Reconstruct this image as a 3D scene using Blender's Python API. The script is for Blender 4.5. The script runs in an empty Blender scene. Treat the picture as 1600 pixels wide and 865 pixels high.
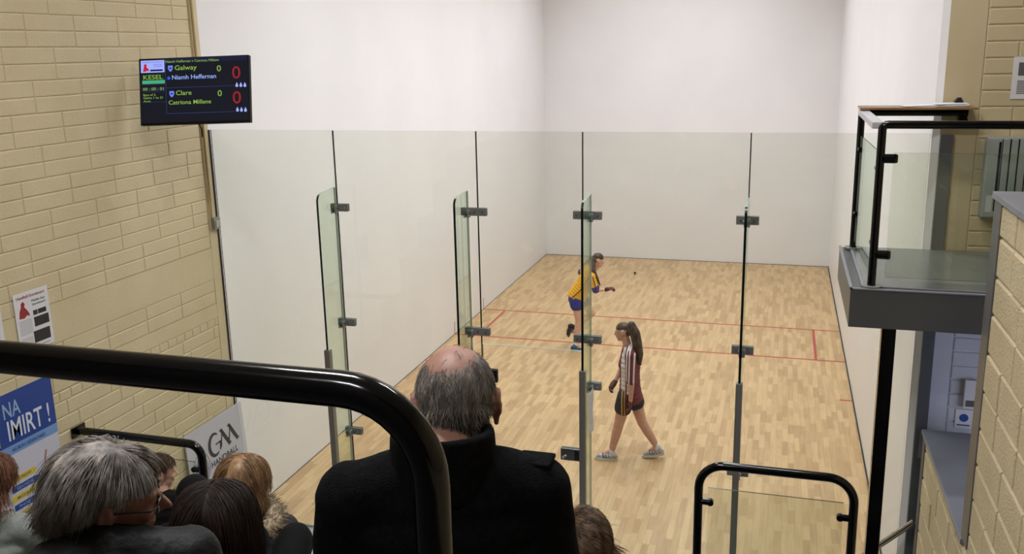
import bpy, bmesh, math, random
import numpy as np
from mathutils import Vector, Matrix, Euler

SC = bpy.context.scene
COL = SC.collection
rnd = random.Random(7)
PI = math.pi

# ------------------------------------------------------------------ camera
cam_d = bpy.data.cameras.new('camera')
cam_d.sensor_width = 36.0
cam_d.lens = 1413.38 / 1600 * 36.0
cam_d.shift_y = -23.38 / 1600
cam_d.clip_start = 0.05
cam_d.clip_end = 100
cam = bpy.data.objects.new('camera', cam_d)
COL.objects.link(cam)
c_yaw, c_pit, c_rol = 0.2923, 0.23, -0.0209
_f = Vector((-math.sin(c_yaw) * math.cos(c_pit), math.cos(c_yaw) * math.cos(c_pit), -math.sin(c_pit)))
_r = Vector((math.cos(c_yaw), math.sin(c_yaw), 0))
_u = _r.cross(_f)
_r2 = math.cos(c_rol) * _r + math.sin(c_rol) * _u
_u2 = -math.sin(c_rol) * _r + math.cos(c_rol) * _u
cm = Matrix((_r2, _u2, -_f)).transposed().to_4x4()
cm.translation = (5.0567, -7.3367, 4.5557)
cam.matrix_world = cm
SC.camera = cam

# ------------------------------------------------------------------ world, exposure
w = bpy.data.worlds.new('world')
SC.world = w
w.use_nodes = True
bg = w.node_tree.nodes['Background']
bg.inputs[0].default_value = (0.55, 0.58, 0.85, 1)
bg.inputs[1].default_value = 4.6
SC.view_settings.view_transform = 'Standard'
SC.view_settings.look = 'None'
SC.view_settings.exposure = 0.0
SC.view_settings.gamma = 1.0
SC.view_settings.use_curve_mapping = False

COURT_W = 43      # watts of each court fixture
HALL_W = 62       # watts of each hall fixture
COURT_C = (1.0, 1.08, 1.20)
HALL_C = (1.0, 1.0, 1.02)


# ------------------------------------------------------------------ materials
def lin(c):
    return tuple(((x / 255) / 12.92 if x / 255 <= 0.04045 else ((x / 255 + 0.055) / 1.055) ** 2.4) for x in c) + (1,)


def pm(name, rgb, rough=0.5, metal=0.0, var=0.0, vscale=4.0, bump=0.0, bscale=60.0, stretch=None, coat=0.0, spec=None, rgb2=None, sheen=0.0):
    m = bpy.data.materials.new(name)
    m.use_nodes = True
    nt = m.node_tree
    b = nt.nodes['Principled BSDF']
    b.inputs['Roughness'].default_value = rough
    b.inputs['Metallic'].default_value = metal
    b.inputs['Coat Weight'].default_value = coat
    b.inputs['Sheen Weight'].default_value = sheen
    if spec is not None:
        b.inputs['Specular IOR Level'].default_value = spec
    c = lin(rgb)
    b.inputs['Base Color'].default_value = c
    tc = nt.nodes.new('ShaderNodeTexCoord')
    mp = nt.nodes.new('ShaderNodeMapping')
    nt.links.new(tc.outputs['Object'], mp.inputs[0])
    if stretch:
        mp.inputs['Scale'].default_value = stretch
    if var or rgb2:
        n = nt.nodes.new('ShaderNodeTexNoise')
        n.inputs['Scale'].default_value = vscale
        n.inputs['Detail'].default_value = 5
        nt.links.new(mp.outputs[0], n.inputs['Vector'])
        r = nt.nodes.new('ShaderNodeValToRGB')
        c2 = lin(rgb2) if rgb2 else tuple(min(1, x * (1 + var)) for x in c[:3]) + (1,)
        c1 = c if rgb2 else tuple(x * (1 - var) for x in c[:3]) + (1,)
        r.color_ramp.elements[0].position = 0.35
        r.color_ramp.elements[1].position = 0.65
        r.color_ramp.elements[0].color = c1
        r.color_ramp.elements[1].color = c2
        nt.links.new(n.outputs['Fac'], r.inputs[0])
        nt.links.new(r.outputs[0], b.inputs['Base Color'])
    if bump:
        n2 = nt.nodes.new('ShaderNodeTexNoise')
        n2.inputs['Scale'].default_value = bscale
        n2.inputs['Detail'].default_value = 4
        nt.links.new(mp.outputs[0], n2.inputs['Vector'])
        bp = nt.nodes.new('ShaderNodeBump')
        bp.inputs['Strength'].default_value = bump
        bp.inputs['Distance'].default_value = 0.01
        nt.links.new(n2.outputs['Fac'], bp.inputs['Height'])
        nt.links.new(bp.outputs[0], b.inputs['Normal'])
    return m


def glass_mat(name, tint, refl=0.04):
    m = bpy.data.materials.new(name)
    m.use_nodes = True
    nt = m.node_tree
    nt.nodes.remove(nt.nodes['Principled BSDF'])
    out = nt.nodes['Material Output']
    t = nt.nodes.new('ShaderNodeBsdfTransparent')
    t.inputs[0].default_value = tint + (1,)
    g = nt.nodes.new('ShaderNodeBsdfGlossy')
    g.inputs['Roughness'].default_value = 0.02
    g.inputs['Color'].default_value = (0.9, 1, 0.95, 1)
    ge = nt.nodes.new('ShaderNodeNewGeometry')
    dt = nt.nodes.new('ShaderNodeVectorMath'); dt.operation = 'DOT_PRODUCT'
    nt.links.new(ge.outputs['Incoming'], dt.inputs[0]); nt.links.new(ge.outputs['Normal'], dt.inputs[1])
    prev = dt.outputs['Value']
    for op, a in (('ABSOLUTE', None), ('SUBTRACT', 1.0), ('POWER', 5.0), ('MULTIPLY_ADD', 0.9)):
        k = nt.nodes.new('ShaderNodeMath'); k.operation = op
        if op == 'SUBTRACT':
            k.inputs[0].default_value = a; nt.links.new(prev, k.inputs[1])
        else:
            nt.links.new(prev, k.inputs[0])
            if a is not None:
                k.inputs[1].default_value = a
            if op == 'MULTIPLY_ADD':
                k.inputs[2].default_value = refl
        prev = k.outputs[0]
    fr = k
    mx = nt.nodes.new('ShaderNodeMixShader')
    nt.links.new(fr.outputs[0], mx.inputs[0])
    nt.links.new(t.outputs[0], mx.inputs[1])
    nt.links.new(g.outputs[0], mx.inputs[2])
    nt.links.new(mx.outputs[0], out.inputs[0])
    return m


def emit(name, rgb, s=1.0):
    m = bpy.data.materials.new(name)
    m.use_nodes = True
    nt = m.node_tree
    b = nt.nodes['Principled BSDF']
    b.inputs['Base Color'].default_value = (0.01, 0.01, 0.01, 1)
    b.inputs['Emission Color'].default_value = lin(rgb)
    b.inputs['Emission Strength'].default_value = s
    b.inputs['Specular IOR Level'].default_value = 0.12
    return m


M = {}
M['white'] = pm('white_plaster', (236, 230, 222), 0.55, var=0.012, vscale=1.2, bump=0.05, bscale=6)
M['court_wall'] = pm('court_wall_paint', (233, 231, 231), 0.42, var=0.02, vscale=0.9)
M['ceiling'] = pm('ceiling_paint', (225, 222, 215), 0.8, var=0.01)
M['block'] = pm('cream_block_paint', (203, 188, 150), 0.5, var=0.04, vscale=3, bump=0.35, bscale=55, rgb2=(209, 194, 157))
M['block_near'] = pm('cream_split_block', (204, 187, 150), 0.55, bump=0.8, bscale=70, vscale=5, rgb2=(212, 195, 158))
M['beige'] = pm('beige_smooth_paint', (196, 180, 144), 0.55, bump=0.15, bscale=20, vscale=2, rgb2=(203, 187, 151))
M['daylit_white'] = pm('daylight_tinted_white_block', (200, 202, 212), 0.6, bump=0.2, bscale=30, var=0.02)  # white wall; the bluish daylight on it is put into the colour
M['grey_steel'] = pm('grey_painted_steel', (92, 94, 98), 0.4, var=0.05, vscale=6)
M['grey_trim'] = pm('grey_trim', (98, 96, 94), 0.45, var=0.05, vscale=8)
M['coping'] = pm('coping_grey', (128, 130, 138), 0.4, var=0.04, vscale=5, bump=0.08, bscale=30)
M['slab'] = pm('balcony_fascia', (84, 84, 84), 0.4, var=0.04, vscale=3)
M['deck'] = pm('balcony_deck_vinyl', (112, 116, 114), 0.22, var=0.05, vscale=6)
M['black'] = pm('black_gloss_paint', (5, 5, 7), 0.14, spec=0.45, bump=0.02, bscale=12)
M['blackm'] = pm('black_satin', (14, 14, 16), 0.4)
M['alu'] = pm('brushed_metal', (120, 118, 116), 0.3, metal=0.9, var=0.05, stretch=(1, 1, 12))
M['plate'] = pm('dark_patch_metal', (128, 127, 124), 0.4, metal=0.2, var=0.08)
M['bolt'] = pm('bright_bolt', (190, 190, 190), 0.25, metal=0.9, var=0.03)
M['channel'] = pm('fin_channel', (122, 119, 113), 0.4, metal=0.2, var=0.05)
M['steel'] = pm('stainless_tube', (170, 165, 155), 0.22, metal=1.0, var=0.04)
M['glass'] = glass_mat('clear_glass', (0.948, 0.962, 0.932))
M['glass_fin'] = glass_mat('fin_glass', (0.885, 0.935, 0.875))
M['glass_rail'] = glass_mat('rail_glass', (0.935, 0.952, 0.915))
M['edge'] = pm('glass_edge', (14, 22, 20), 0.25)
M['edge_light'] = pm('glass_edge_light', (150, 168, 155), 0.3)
M['hall_floor'] = pm('pale_vinyl_floor', (168, 172, 176), 0.35, var=0.03)
M['tier'] = pm('dark_tier_board', (60, 56, 54), 0.7, var=0.1, bump=0.1)
M['line'] = pm('red_court_line', (178, 62, 56), 0.35, var=0.05)
M['paper'] = pm('white_paper', (222, 220, 222), 0.7, var=0.01)
M['cream'] = pm('cream_plastic', (196, 176, 130), 0.45, var=0.03)
M['wood'] = pm('varnished_wood', (142, 106, 72), 0.35, var=0.15, vscale=8, stretch=(1, 10, 10))


def floor_material():
    m = bpy.data.materials.new('maple_strip_floor')
    m.use_nodes = True
    nt = m.node_tree
    b = nt.nodes['Principled BSDF']
    tc = nt.nodes.new('ShaderNodeTexCoord')
    mp = nt.nodes.new('ShaderNodeMapping')
    mp.inputs['Rotation'].default_value = (0, 0, PI / 2)
    nt.links.new(tc.outputs['Object'], mp.inputs[0])
    br = nt.nodes.new('ShaderNodeTexBrick')
    br.offset = 0.37
    br.offset_frequency = 3
    br.squash = 0.72
    br.squash_frequency = 2
    br.inputs['Scale'].default_value = 1.0
    br.inputs['Brick Width'].default_value = 0.38
    br.inputs['Row Height'].default_value = 0.066
    br.inputs['Mortar Size'].default_value = 0.0012
    br.inputs['Mortar Smooth'].default_value = 0.4
    br.inputs['Bias'].default_value = -0.15
    br.inputs['Color1'].default_value = lin((213, 180, 135))
    br.inputs['Color2'].default_value = lin((182, 147, 104))
    br.inputs['Mortar'].default_value = lin((176, 140, 98))
    nt.links.new(mp.outputs[0], br.inputs['Vector'])
    # grain along the boards
    mp2 = nt.nodes.new('ShaderNodeMapping')
    mp2.inputs['Scale'].default_value = (30, 2.2, 1)
    nt.links.new(tc.outputs['Object'], mp2.inputs[0])
    n = nt.nodes.new('ShaderNodeTexNoise')
    n.inputs['Scale'].default_value = 1.2
    n.inputs['Detail'].default_value = 5
    nt.links.new(mp2.outputs[0], n.inputs['Vector'])
    mx = nt.nodes.new('ShaderNodeMix')
    mx.data_type = 'RGBA'
    mx.blend_type = 'MULTIPLY'
    mx.inputs[0].default_value = 1
    rp = nt.nodes.new('ShaderNodeValToRGB')
    rp.color_ramp.elements[0].position = 0.3
    rp.color_ramp.elements[0].color = (0.86, 0.83, 0.79, 1)
    rp.color_ramp.elements[1].position = 0.6
    rp.color_ramp.elements[1].color = (1, 1, 1, 1)
    nt.links.new(n.outputs['Fac'], rp.inputs[0])
    n3 = nt.nodes.new('ShaderNodeTexBrick')
    n3.offset = 0.41
    n3.inputs['Brick Width'].default_value = 0.38 * 2.3
    n3.inputs['Row Height'].default_value = 0.132
    n3.inputs['Scale'].default_value = 1.0
    n3.inputs['Mortar Size'].default_value = 0.0
    n3.inputs['Color1'].default_value = (1.0, 0.985, 0.97, 1)
    n3.inputs['Color2'].default_value = (0.93, 0.93, 0.90, 1)
    nt.links.new(mp.outputs[0], n3.inputs['Vector'])
    m3 = nt.nodes.new('ShaderNodeMix'); m3.data_type = 'RGBA'; m3.blend_type = 'MULTIPLY'; m3.inputs[0].default_value = 1
    nt.links.new(br.outputs['Color'], m3.inputs[6]); nt.links.new(n3.outputs['Color'], m3.inputs[7])
    nt.links.new(m3.outputs[2], mx.inputs[6])
    nt.links.new(rp.outputs[0], mx.inputs[7])
    nt.links.new(mx.outputs[2], b.inputs['Base Color'])
    b.inputs['Roughness'].default_value = 0.38
    return m


M['floor'] = floor_material()


# ------------------------------------------------------------------ mesh helpers
class MB:
    def __init__(s):
        s.v = []
        s.f = []
        s.m = []

    def add(s, vs, fs, mi=0):
        o = len(s.v)
        s.v += [tuple(p) for p in vs]
        s.f += [tuple(o + i for i in f) for f in fs]
        s.m += [mi] * len(fs)

    def box(s, x0, x1, y0, y1, z0, z1, mi=0, bev=0.0, R=None, c=None):
        if bev <= 0:
            vs = [(x, y, z) for x in (x0, x1) for y in (y0, y1) for z in (z0, z1)]
            fs = [(0, 1, 3, 2), (4, 6, 7, 5), (0, 4, 5, 1), (2, 3, 7, 6), (0, 2, 6, 4), (1, 5, 7, 3)]
        else:
            bm = bmesh.new()
            bmesh.ops.create_cube(bm, size=1)
            for q in bm.verts:
                q.co = Vector(((x0 + x1) / 2 + q.co.x * (x1 - x0), (y0 + y1) / 2 + q.co.y * (y1 - y0), (z0 + z1) / 2 + q.co.z * (z1 - z0)))
            bmesh.ops.bevel(bm, geom=list(bm.edges), offset=bev, segments=2, affect='EDGES', profile=0.6)
            vs = [tuple(q.co) for q in bm.verts]
            fs = [tuple(q.index for q in f.verts) for f in bm.faces]
            bm.free()
        if R is not None:
            c = Vector(c)
            vs = [tuple(c + R @ (Vector(p) - c)) for p in vs]
        s.add(vs, fs, mi)

    def tube(s, pts, r, n=12, mi=0, cap=True, radii=None):
        pts = [Vector(p) for p in pts]
        N = len(pts)
        ref = None
        vs = []
        for i, p in enumerate(pts):
            t = (pts[min(i + 1, N - 1)] - pts[max(i - 1, 0)]).normalized()
            if ref is None:
                a = Vector((0, 0, 1)) if abs(t.z) < 0.9 else Vector((1, 0, 0))
                ref = t.cross(a).normalized()
            ref = (ref - t * ref.dot(t)).normalized()
            b = t.cross(ref)
            rr = radii[i] if radii else r
            for k in range(n):
                a = 2 * PI * k / n
                vs.append(p + (ref * math.cos(a) + b * math.sin(a)) * rr)
        fs = []
        for i in range(N - 1):
            for k in range(n):
                k2 = (k + 1) % n
                fs.append((i * n + k, i * n + k2, (i + 1) * n + k2, (i + 1) * n + k))
        if cap:
            fs.append(tuple(range(n - 1, -1, -1)))
            fs.append(tuple((N - 1) * n + k for k in range(n)))
        s.add(vs, fs, mi)

    def prism(s, poly, o, a, b, n, d, mi=0):
        """poly in 2d on axes a,b from origin o, extruded d along n"""
        o, a, b, n = Vector(o), Vector(a), Vector(b), Vector(n)
        p0 = [o + a * x + b * y for x, y in poly]
        p1 = [p + n * d for p in p0]
        k = len(poly)
        fs = [tuple(range(k - 1, -1, -1)), tuple(range(k, 2 * k))]
        fs += [(i, (i + 1) % k, k + (i + 1) % k, k + i) for i in range(k)]
        s.add(p0 + p1, fs, mi)

    def build(s, name, mats, parent=None, smooth=False, loc=None):
        me = bpy.data.meshes.new(name)
        vs = s.v
        if loc is not None:
            vs = [(p[0] - loc[0], p[1] - loc[1], p[2] - loc[2]) for p in vs]
        me.from_pydata(vs, [], s.f)
        if not isinstance(mats, (list, tuple)):
            mats = [mats]
        for m in mats:
            me.materials.append(M[m] if isinstance(m, str) else m)
        me.polygons.foreach_set('material_index', s.m)
        bm = bmesh.new()
        bm.from_mesh(me)
        bmesh.ops.recalc_face_normals(bm, faces=bm.faces)
        bm.to_mesh(me)
        bm.free()
        if smooth:
            me.polygons.foreach_set('use_smooth', [True] * len(me.polygons))
            me.set_sharp_from_angle(angle=math.radians(40))
        o = bpy.data.objects.new(name, me)
        COL.objects.link(o)
        if parent is not None:
            o.parent = parent
        if loc is not None:
            o.location = loc
        return o


def tag(o, label=None, cat=None, group=None, kind=None):
    if label:
        o['label'] = label
    if cat:
        o['category'] = cat
    if group:
        o['group'] = group
    if kind:
        o['kind'] = kind
    return o


def empty(name, loc, rz=0.0):
    o = bpy.data.objects.new(name, None)
    COL.objects.link(o)
    o.empty_display_size = 0.1
    o.location = loc
    o.rotation_euler = (0, 0, rz)
    return o


def struct(o, label=None):
    o['kind'] = 'structure'
    if label:
        o['label'] = label
    return o


def disc(c, n, r, k=16):
    """points of a disc polygon"""
    return [(c[0] + r * math.cos(2 * PI * i / k), c[1] + r * math.sin(2 * PI * i / k)) for i in range(k)]


def text(s, size, mat, parent, origin, right, up, name='lettering', sx=1.0, bold=0.0, align='LEFT', depth=0.0008, shear=0.0, lift=0.001):
    cu = bpy.data.curves.new(name, 'FONT')
    cu.body = s
    cu.size = size
    cu.align_x = align
    cu.offset = bold
    cu.extrude = depth
    cu.shear = shear
    cu.resolution_u = 3
    t = bpy.data.objects.new(name, cu)
    COL.objects.link(t)
    bpy.context.view_layer.update()
    dg = bpy.context.evaluated_depsgraph_get()
    me = bpy.data.meshes.new_from_object(t.evaluated_get(dg))
    bpy.data.objects.remove(t)
    bpy.data.curves.remove(cu)
    right, up = Vector(right).normalized(), Vector(up).normalized()
    n = right.cross(up)
    o = Vector(origin)
    for q in me.vertices:
        q.co = o + right * q.co.x * sx + up * q.co.y + n * (q.co.z + lift)
    me.materials.clear()
    me.materials.append(M[mat] if isinstance(mat, str) else mat)
    ob = bpy.data.objects.new(name, me)
    COL.objects.link(ob)
    if parent is not None:
        ob.parent = parent
    return ob


# ------------------------------------------------------------------ room shell
HC = 7.3    # ceiling height
mb = MB(); mb.box(-0.01, 6.11, -0.09, 12.21, -0.06, 0.0)
floor = struct(mb.build('floor', 'floor'), 'pale maple strip floor of the handball court')
mb = MB()
mb.box(0, 6.1, 7.595, 7.635, 0.0, 0.0015)
o = mb.build('court_line', 'line', floor); o['label'] = 'red service line across the floor, nearer the front wall'
mb = MB(); mb.box(0, 6.1, 6.08, 6.12, 0.0, 0.0015)
o = mb.build('court_line', 'line', floor); o['label'] = 'red short line across the middle of the floor'
mb = MB(); mb.box(0.39, 0.43, 6.12, 7.595, 0.0, 0.0015)
o = mb.build('court_line', 'line', floor); o['label'] = 'short red service box line at the left'
mb = MB(); mb.box(5.66, 5.70, 6.12, 7.595, 0.0, 0.0015)
o = mb.build('court_line', 'line', floor); o['label'] = 'short red service box line at the right'
mb = MB(); mb.box(5.93, 6.1, 4.53, 4.57, 0.0, 0.0015)
o = mb.build('court_line', 'line', floor); o['label'] = 'short red receiving mark at the right wall'

mb = MB(); mb.box(-0.2, 8.2, -9.2, -0.09, -0.10, -0.02)
struct(mb.build('floor', 'hall_floor'), 'pale grey hall floor outside the glass')

mb = MB(); mb.box(-0.2, 6.3, 12.2, 12.4, -0.06, HC)
struct(mb.build('wall_front', 'court_wall'), 'white front wall of the court')
mb = MB(); mb.box(-0.2, 0.0, -0.12, 12.2, -0.06, HC)
wl = struct(mb.build('wall_left', 'court_wall'), 'white left side wall of the court')
for yy in (6.10, 7.615):
    mb = MB(); mb.box(0, 0.002, yy - 0.012, yy + 0.012, 0.0, 0.21)
    o = mb.build('court_mark', 'line', wl); o['label'] = 'short upright red mark at the foot of the left court wall'
mb = MB(); mb.box(6.1, 6.145, -0.12, 12.2, -0.06, HC)
mb.prism([(0, -0.12), (0.046, -0.12), (0.046, -0.158)], (6.1, 0, 0), (1, 0, 0), (0, 1, 0), (0, 0, 1), HC)  # splayed white piece added to brighten the wall's near end
struct(mb.build('wall_right', 'court_wall'), 'white right side wall of the court')
mb = MB(); mb.box(6.085, 6.0995, -0.1, 12.19, 0.0, 0.018)
struct(mb.build('shadow_gap_right', 'blackm'), 'thin black strip drawn as the shadow gap along the foot of the right court wall')  # dark strip drawn in place of the shadow gap at the wall foot
mb = MB(); mb.box(0.0005, 0.008, -0.1, 12.19, 0.0, 0.008)
struct(mb.build('baseboard_left', 'grey_trim'), 'thin dark joint along the foot of the left court wall')
mb = MB(); mb.box(0.01, 6.08, 12.19, 12.1995, 0.0, 0.008)
struct(mb.build('baseboard_front', 'grey_trim'), 'thin dark joint along the foot of the front wall')
mb = MB(); mb.box(-0.2, 8.2, -9.2, 12.4, HC, HC + 0.2)
struct(mb.build('ceiling', 'ceiling'), 'white ceiling')


def brick(mb, P, a0, a1, z0, z1, gap, dep):
    """one block; P(a, z, d) maps wall coordinates to the room"""
    g = gap / 2
    rings = [(0.0, 0.0), (g * 0.55, dep * 0.15), (g, dep * 0.75), (g * 1.9, dep)]
    vs = []
    for ins, d in rings:
        vs += [P(a0 + ins, z0 + ins, d), P(a1 - ins, z0 + ins, d), P(a1 - ins, z1 - ins, d), P(a0 + ins, z1 - ins, d)]
    fs = []
    for k in range(len(rings) - 1):
        for i in range(4):
            j = (i + 1) % 4
            fs.append((k * 4 + i, k * 4 + j, k * 4 + 4 + j, k * 4 + 4 + i))
    k = (len(rings) - 1) * 4
    fs.append((k, k + 1, k + 2, k + 3))
    mb.add(vs, fs)


# left hall wall: pairs of thin courses with joints in line, every other pair shifted
mb = MB(); mb.box(-0.2, -0.006, -9.2, -0.12, -0.06, HC)
PL = lambda a, z, d: (-0.006 + d, a, z)
Y1 = -0.25
mb.box(-0.006, 0.001, Y1 + 0.005, -0.12, 0, HC)


def course(z0, z1, ph, L=0.465, y0=-9.2, y1=Y1, gap=0.010):
    ys = []
    y = ph
    while y > y0:
        ys.append(y); y -= L
    y = ph + L
    while y < y1 - 0.04:
        ys.insert(0, y); y += L
    ys = [y1] + [q for q in ys if q < y1 - 0.03 and q > y0] + [y0]
    for a, b in zip(ys[:-1], ys[1:]):
        j = rnd.uniform(-0.003, 0.003)
        brick(mb, PL, b, a, z0, z1, gap + rnd.uniform(-.001, .002), 0.0075 + j * 0.3)


z = 2.82; k = 1
while z < HC:
    ph = -1.17 if k % 2 == 1 else -1.40
    for h in (0, 1):
        course(z + h * 0.11375, min(z + (h + 1) * 0.11375, HC), ph)
    z += 0.2275; k += 1
mb.box(-0.006, 0.0015, -9.2, Y1, 2.523, 2.816)          # plain band
for i, ph in ((0, -1.17), (1, -1.17)):
    course(2.285 + i * 0.1175, 2.285 + (i + 1) * 0.1175, ph - 0.05 + 0.465)
mb.box(-0.006, 0.0015, -1.9, Y1, 2.155, 2.282)
course(2.155, 2.282, -2.3, y1=-1.905)
course(2.075, 2.152, -0.3, L=0.115)
zz = 2.073; k = 0
while zz > 0.02:
    z0 = max(0, zz - 0.1165)
    course(z0, zz, -1.26 + (0.23 if (k // 2) % 2 else 0) + (0.1 if k % 2 else 0))
    zz = z0 - 0.0005; k += 1
struct(mb.build('wall_left', 'block'), 'cream painted block wall of the hall')

# thin black seal where the glass meets the left court wall end
mb = MB(); mb.box(-0.003, 0.008, -0.128, -0.105, 0.0, 3.9)
struct(mb.build('trim_1', 'blackm'), 'thin black seal at the left end of the glass wall')

# rear right wall in line with the glass
mb = MB()
mb.box(6.145, 8.2, -0.15, 0.05, 2.92, HC)
PB = lambda a, z, d: (a, -0.15 - d, z)
mb.box(6.145, 6.385, -0.157, -0.15, 2.92, HC)
z = 2.97; k = 0
while z < HC:
    xs = [6.39]
    x = 6.39 + (0.44 if (k // 2) % 2 else 0.215)
    while x < 8.15:
        xs.append(x); x += 0.44
    xs.append(8.2)
    for a, b in zip(xs[:-1], xs[1:]):
        brick(mb, PB, a, b, z, min(z + 0.1125, HC), 0.012, 0.008)
    z += 0.1125; k += 1
struct(mb.build('wall_rear', 'beige'), 'beige painted wall beside the court above the balcony')
mb = MB()
mb.box(6.145, 8.2, -0.15, 0.05, -0.1, 2.79)
mb.box(6.145, 6.36, -0.157, -0.15, 0, 2.79)
z = 0.02; k = 0
while z < 2.7:
    xs = [6.365]
    x = 6.365 + (0.44 if (k // 2) % 2 else 0.215)
    while x < 8.15:
        xs.append(x); x += 0.44
    xs.append(8.2)
    for a, b in zip(xs[:-1], xs[1:]):
        brick(mb, PB, a, b, z, min(z + 0.1125, 2.78), 0.012, 0.008)
    z += 0.1125; k += 1
struct(mb.build('wall_rear', 'daylit_white'), 'white block wall under the balcony, tinted with daylight blue')

# outer right wall with a daylight window low down, and the rear wall
mb = MB()
mb.box(8.0, 8.2, -9.2, -2.6, -0.1, HC)
mb.box(8.0, 8.2, -0.6, -0.15, -0.1, HC)
mb.box(8.0, 8.2, -2.6, -0.6, -0.1, 0.9)
mb.box(8.0, 8.2, -2.6, -0.6, 2.5, HC)
struct(mb.build('wall_right', 'beige'), 'outer hall wall at the right')
mb = MB()
for a, b, c_, d in ((-2.6, -0.6, 0.9, 0.95), (-2.6, -0.6, 2.45, 2.5), (-2.6, -2.55, 0.95, 2.45), (-0.65, -0.6, 0.95, 2.45), (-1.62, -1.58, 0.95, 2.45)):
    mb.box(8.04, 8.1, a, b, c_, d)
wf = struct(mb.build('window_1', 'white'), 'white framed window of the lower corridor')
mb = MB(); mb.box(8.066, 8.072, -2.55, -0.65, 0.95, 2.45)
mb.build('window_pane', 'glass', wf)
mb = MB(); mb.box(-0.2, 8.2, -9.2, -9.0, -0.1, HC)
struct(mb.build('wall_back', pm('back_wall_paint', (70, 66, 60), 0.8, var=0.05)), 'hall wall behind the spectators')


l = bpy.data.lights.new('sky_portal', 'AREA'); l.shape = 'RECTANGLE'; l.size = 2.0; l.size_y = 1.6
l.cycles.is_portal = True
lo = bpy.data.objects.new('sky_portal', l); COL.objects.link(lo); lo.location = (8.12, -1.6, 1.7)
lo.rotation_euler = (0, PI / 2, 0)

# ------------------------------------------------------------------ ceiling lights
def ceiling_light(x, y, wx, wy, watts, colr, label, grp, spread=PI):
    e = empty('ceiling_light', (x, y, HC))
    tag(e, label, 'ceiling light', grp)
    b = MB()
    b.box(-wx / 2, wx / 2, -wy / 2, wy / 2, -0.06, -0.001)
    b.build('housing', 'white', e)
    b = MB(); b.box(-wx / 2 + 0.03, wx / 2 - 0.03, -wy / 2 + 0.03, wy / 2 - 0.03, -0.066, -0.0605)
    b.build('diffuser', emit('diffuser_glow', (255, 244, 225), 3.0), e)
    l = bpy.data.lights.new('lamp', 'AREA')
    l.shape = 'RECTANGLE'; l.size = wx - 0.06; l.size_y = wy - 0.06
    l.energy = watts; l.color = colr
    l.spread = spread
    lo = bpy.data.objects.new('lamp', l)
    COL.objects.link(lo); lo.parent = e; lo.location = (0, 0, -0.075)
    return e


for y in (9.8, 7.0, 4.2, 1.4):
    for x in (2.0, 4.1):
        ceiling_light(x, y, 0.6, 1.6, COURT_W, COURT_C, 'white ceiling light panel over the court', 'court ceiling lights', math.radians(138))
for x, y, k_ in ((5.0, -1.9, 1.1), (3.2, -4.6, 1.95), (3.6, -7.9, 0.9)):
    ceiling_light(x, y, 1.2, 0.3, HALL_W * k_, HALL_C, 'white ceiling light over the spectators', 'hall ceiling lights')

# ------------------------------------------------------------------ glass back wall of the court
GY = -0.1
GT = 3.9


gw = empty('court_glass_wall', (3.05, GY, 0))
tag(gw, 'frameless clear glass back wall of the court made of tall panels', 'glass wall')


def glass_sheet(label, x0, x1, z0, z1, seal=True):
    b = MB()
    g = 0.004
    b.box(x0 + g - 3.05, x1 - g - 3.05, -0.006, 0.006, z0, z1)
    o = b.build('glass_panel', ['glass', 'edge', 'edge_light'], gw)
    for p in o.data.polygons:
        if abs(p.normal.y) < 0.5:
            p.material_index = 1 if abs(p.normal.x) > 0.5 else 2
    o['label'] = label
    if seal:
        b = MB(); b.box(x1 - 0.0045 - 3.05, x1 + 0.0045 - 3.05, -0.007, 0.007, z0, z1 - 0.002)
        b.build('seal', 'edge', o)
    return o


glass_sheet('clear glass panel of the court back wall beside the cream block wall, under the screen', 0.01, 1.255, 0.0, GT)
glass_sheet('tall clear glass panel of the court back wall just left of the glass door', 1.255, 2.585, 0.0, GT)
glass_sheet('clear glass panel set above the glass door of the court', 2.585, 3.50, 2.035, GT)
glass_sheet('wide clear glass panel right of the door, in front of the player in maroon', 3.50, 4.825, 0.0, GT)
glass_sheet('rightmost clear glass panel of the court back wall, behind the balcony railing', 4.825, 6.095, 0.0, GT, False)


def plate(b, x0, x1, zc, h=0.068, y=GY):
    b.box(x0, x1, y - 0.022, y - 0.0065, zc - h / 2, zc + h / 2, 0, bev=0.003)
    b.box(x0, x1, y + 0.0065, y + 0.018, zc - h / 2, zc + h / 2, 0, bev=0.003)


def patch(parent, x0, x1, zc, bolts, fx=None, label=None):
    b = MB()
    plate(b, x0, x1, zc)
    if fx is not None:      # angle that grips the fin
        b.box(fx - 0.024, fx - 0.0105, GY - 0.075, GY - 0.02, zc - 0.045, zc + 0.02, 0, bev=0.002)
        b.box(fx + 0.0105, fx + 0.024, GY - 0.075, GY - 0.02, zc - 0.045, zc + 0.02, 0, bev=0.002)
    o = b.build('bracket', 'plate', parent)
    for x in bolts:
        b = MB()
        b.tube([(x, GY - 0.0215, zc), (x, GY - 0.029, zc)], 0.009, 10)
        b.build('bolt', 'bolt', o)
    if fx is not None:
        b = MB()
        b.tube([(fx - 0.03, GY - 0.05, zc), (fx + 0.03, GY - 0.05, zc)], 0.008, 10)
        b.build('bolt', 'bolt', o)
    return o


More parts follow.
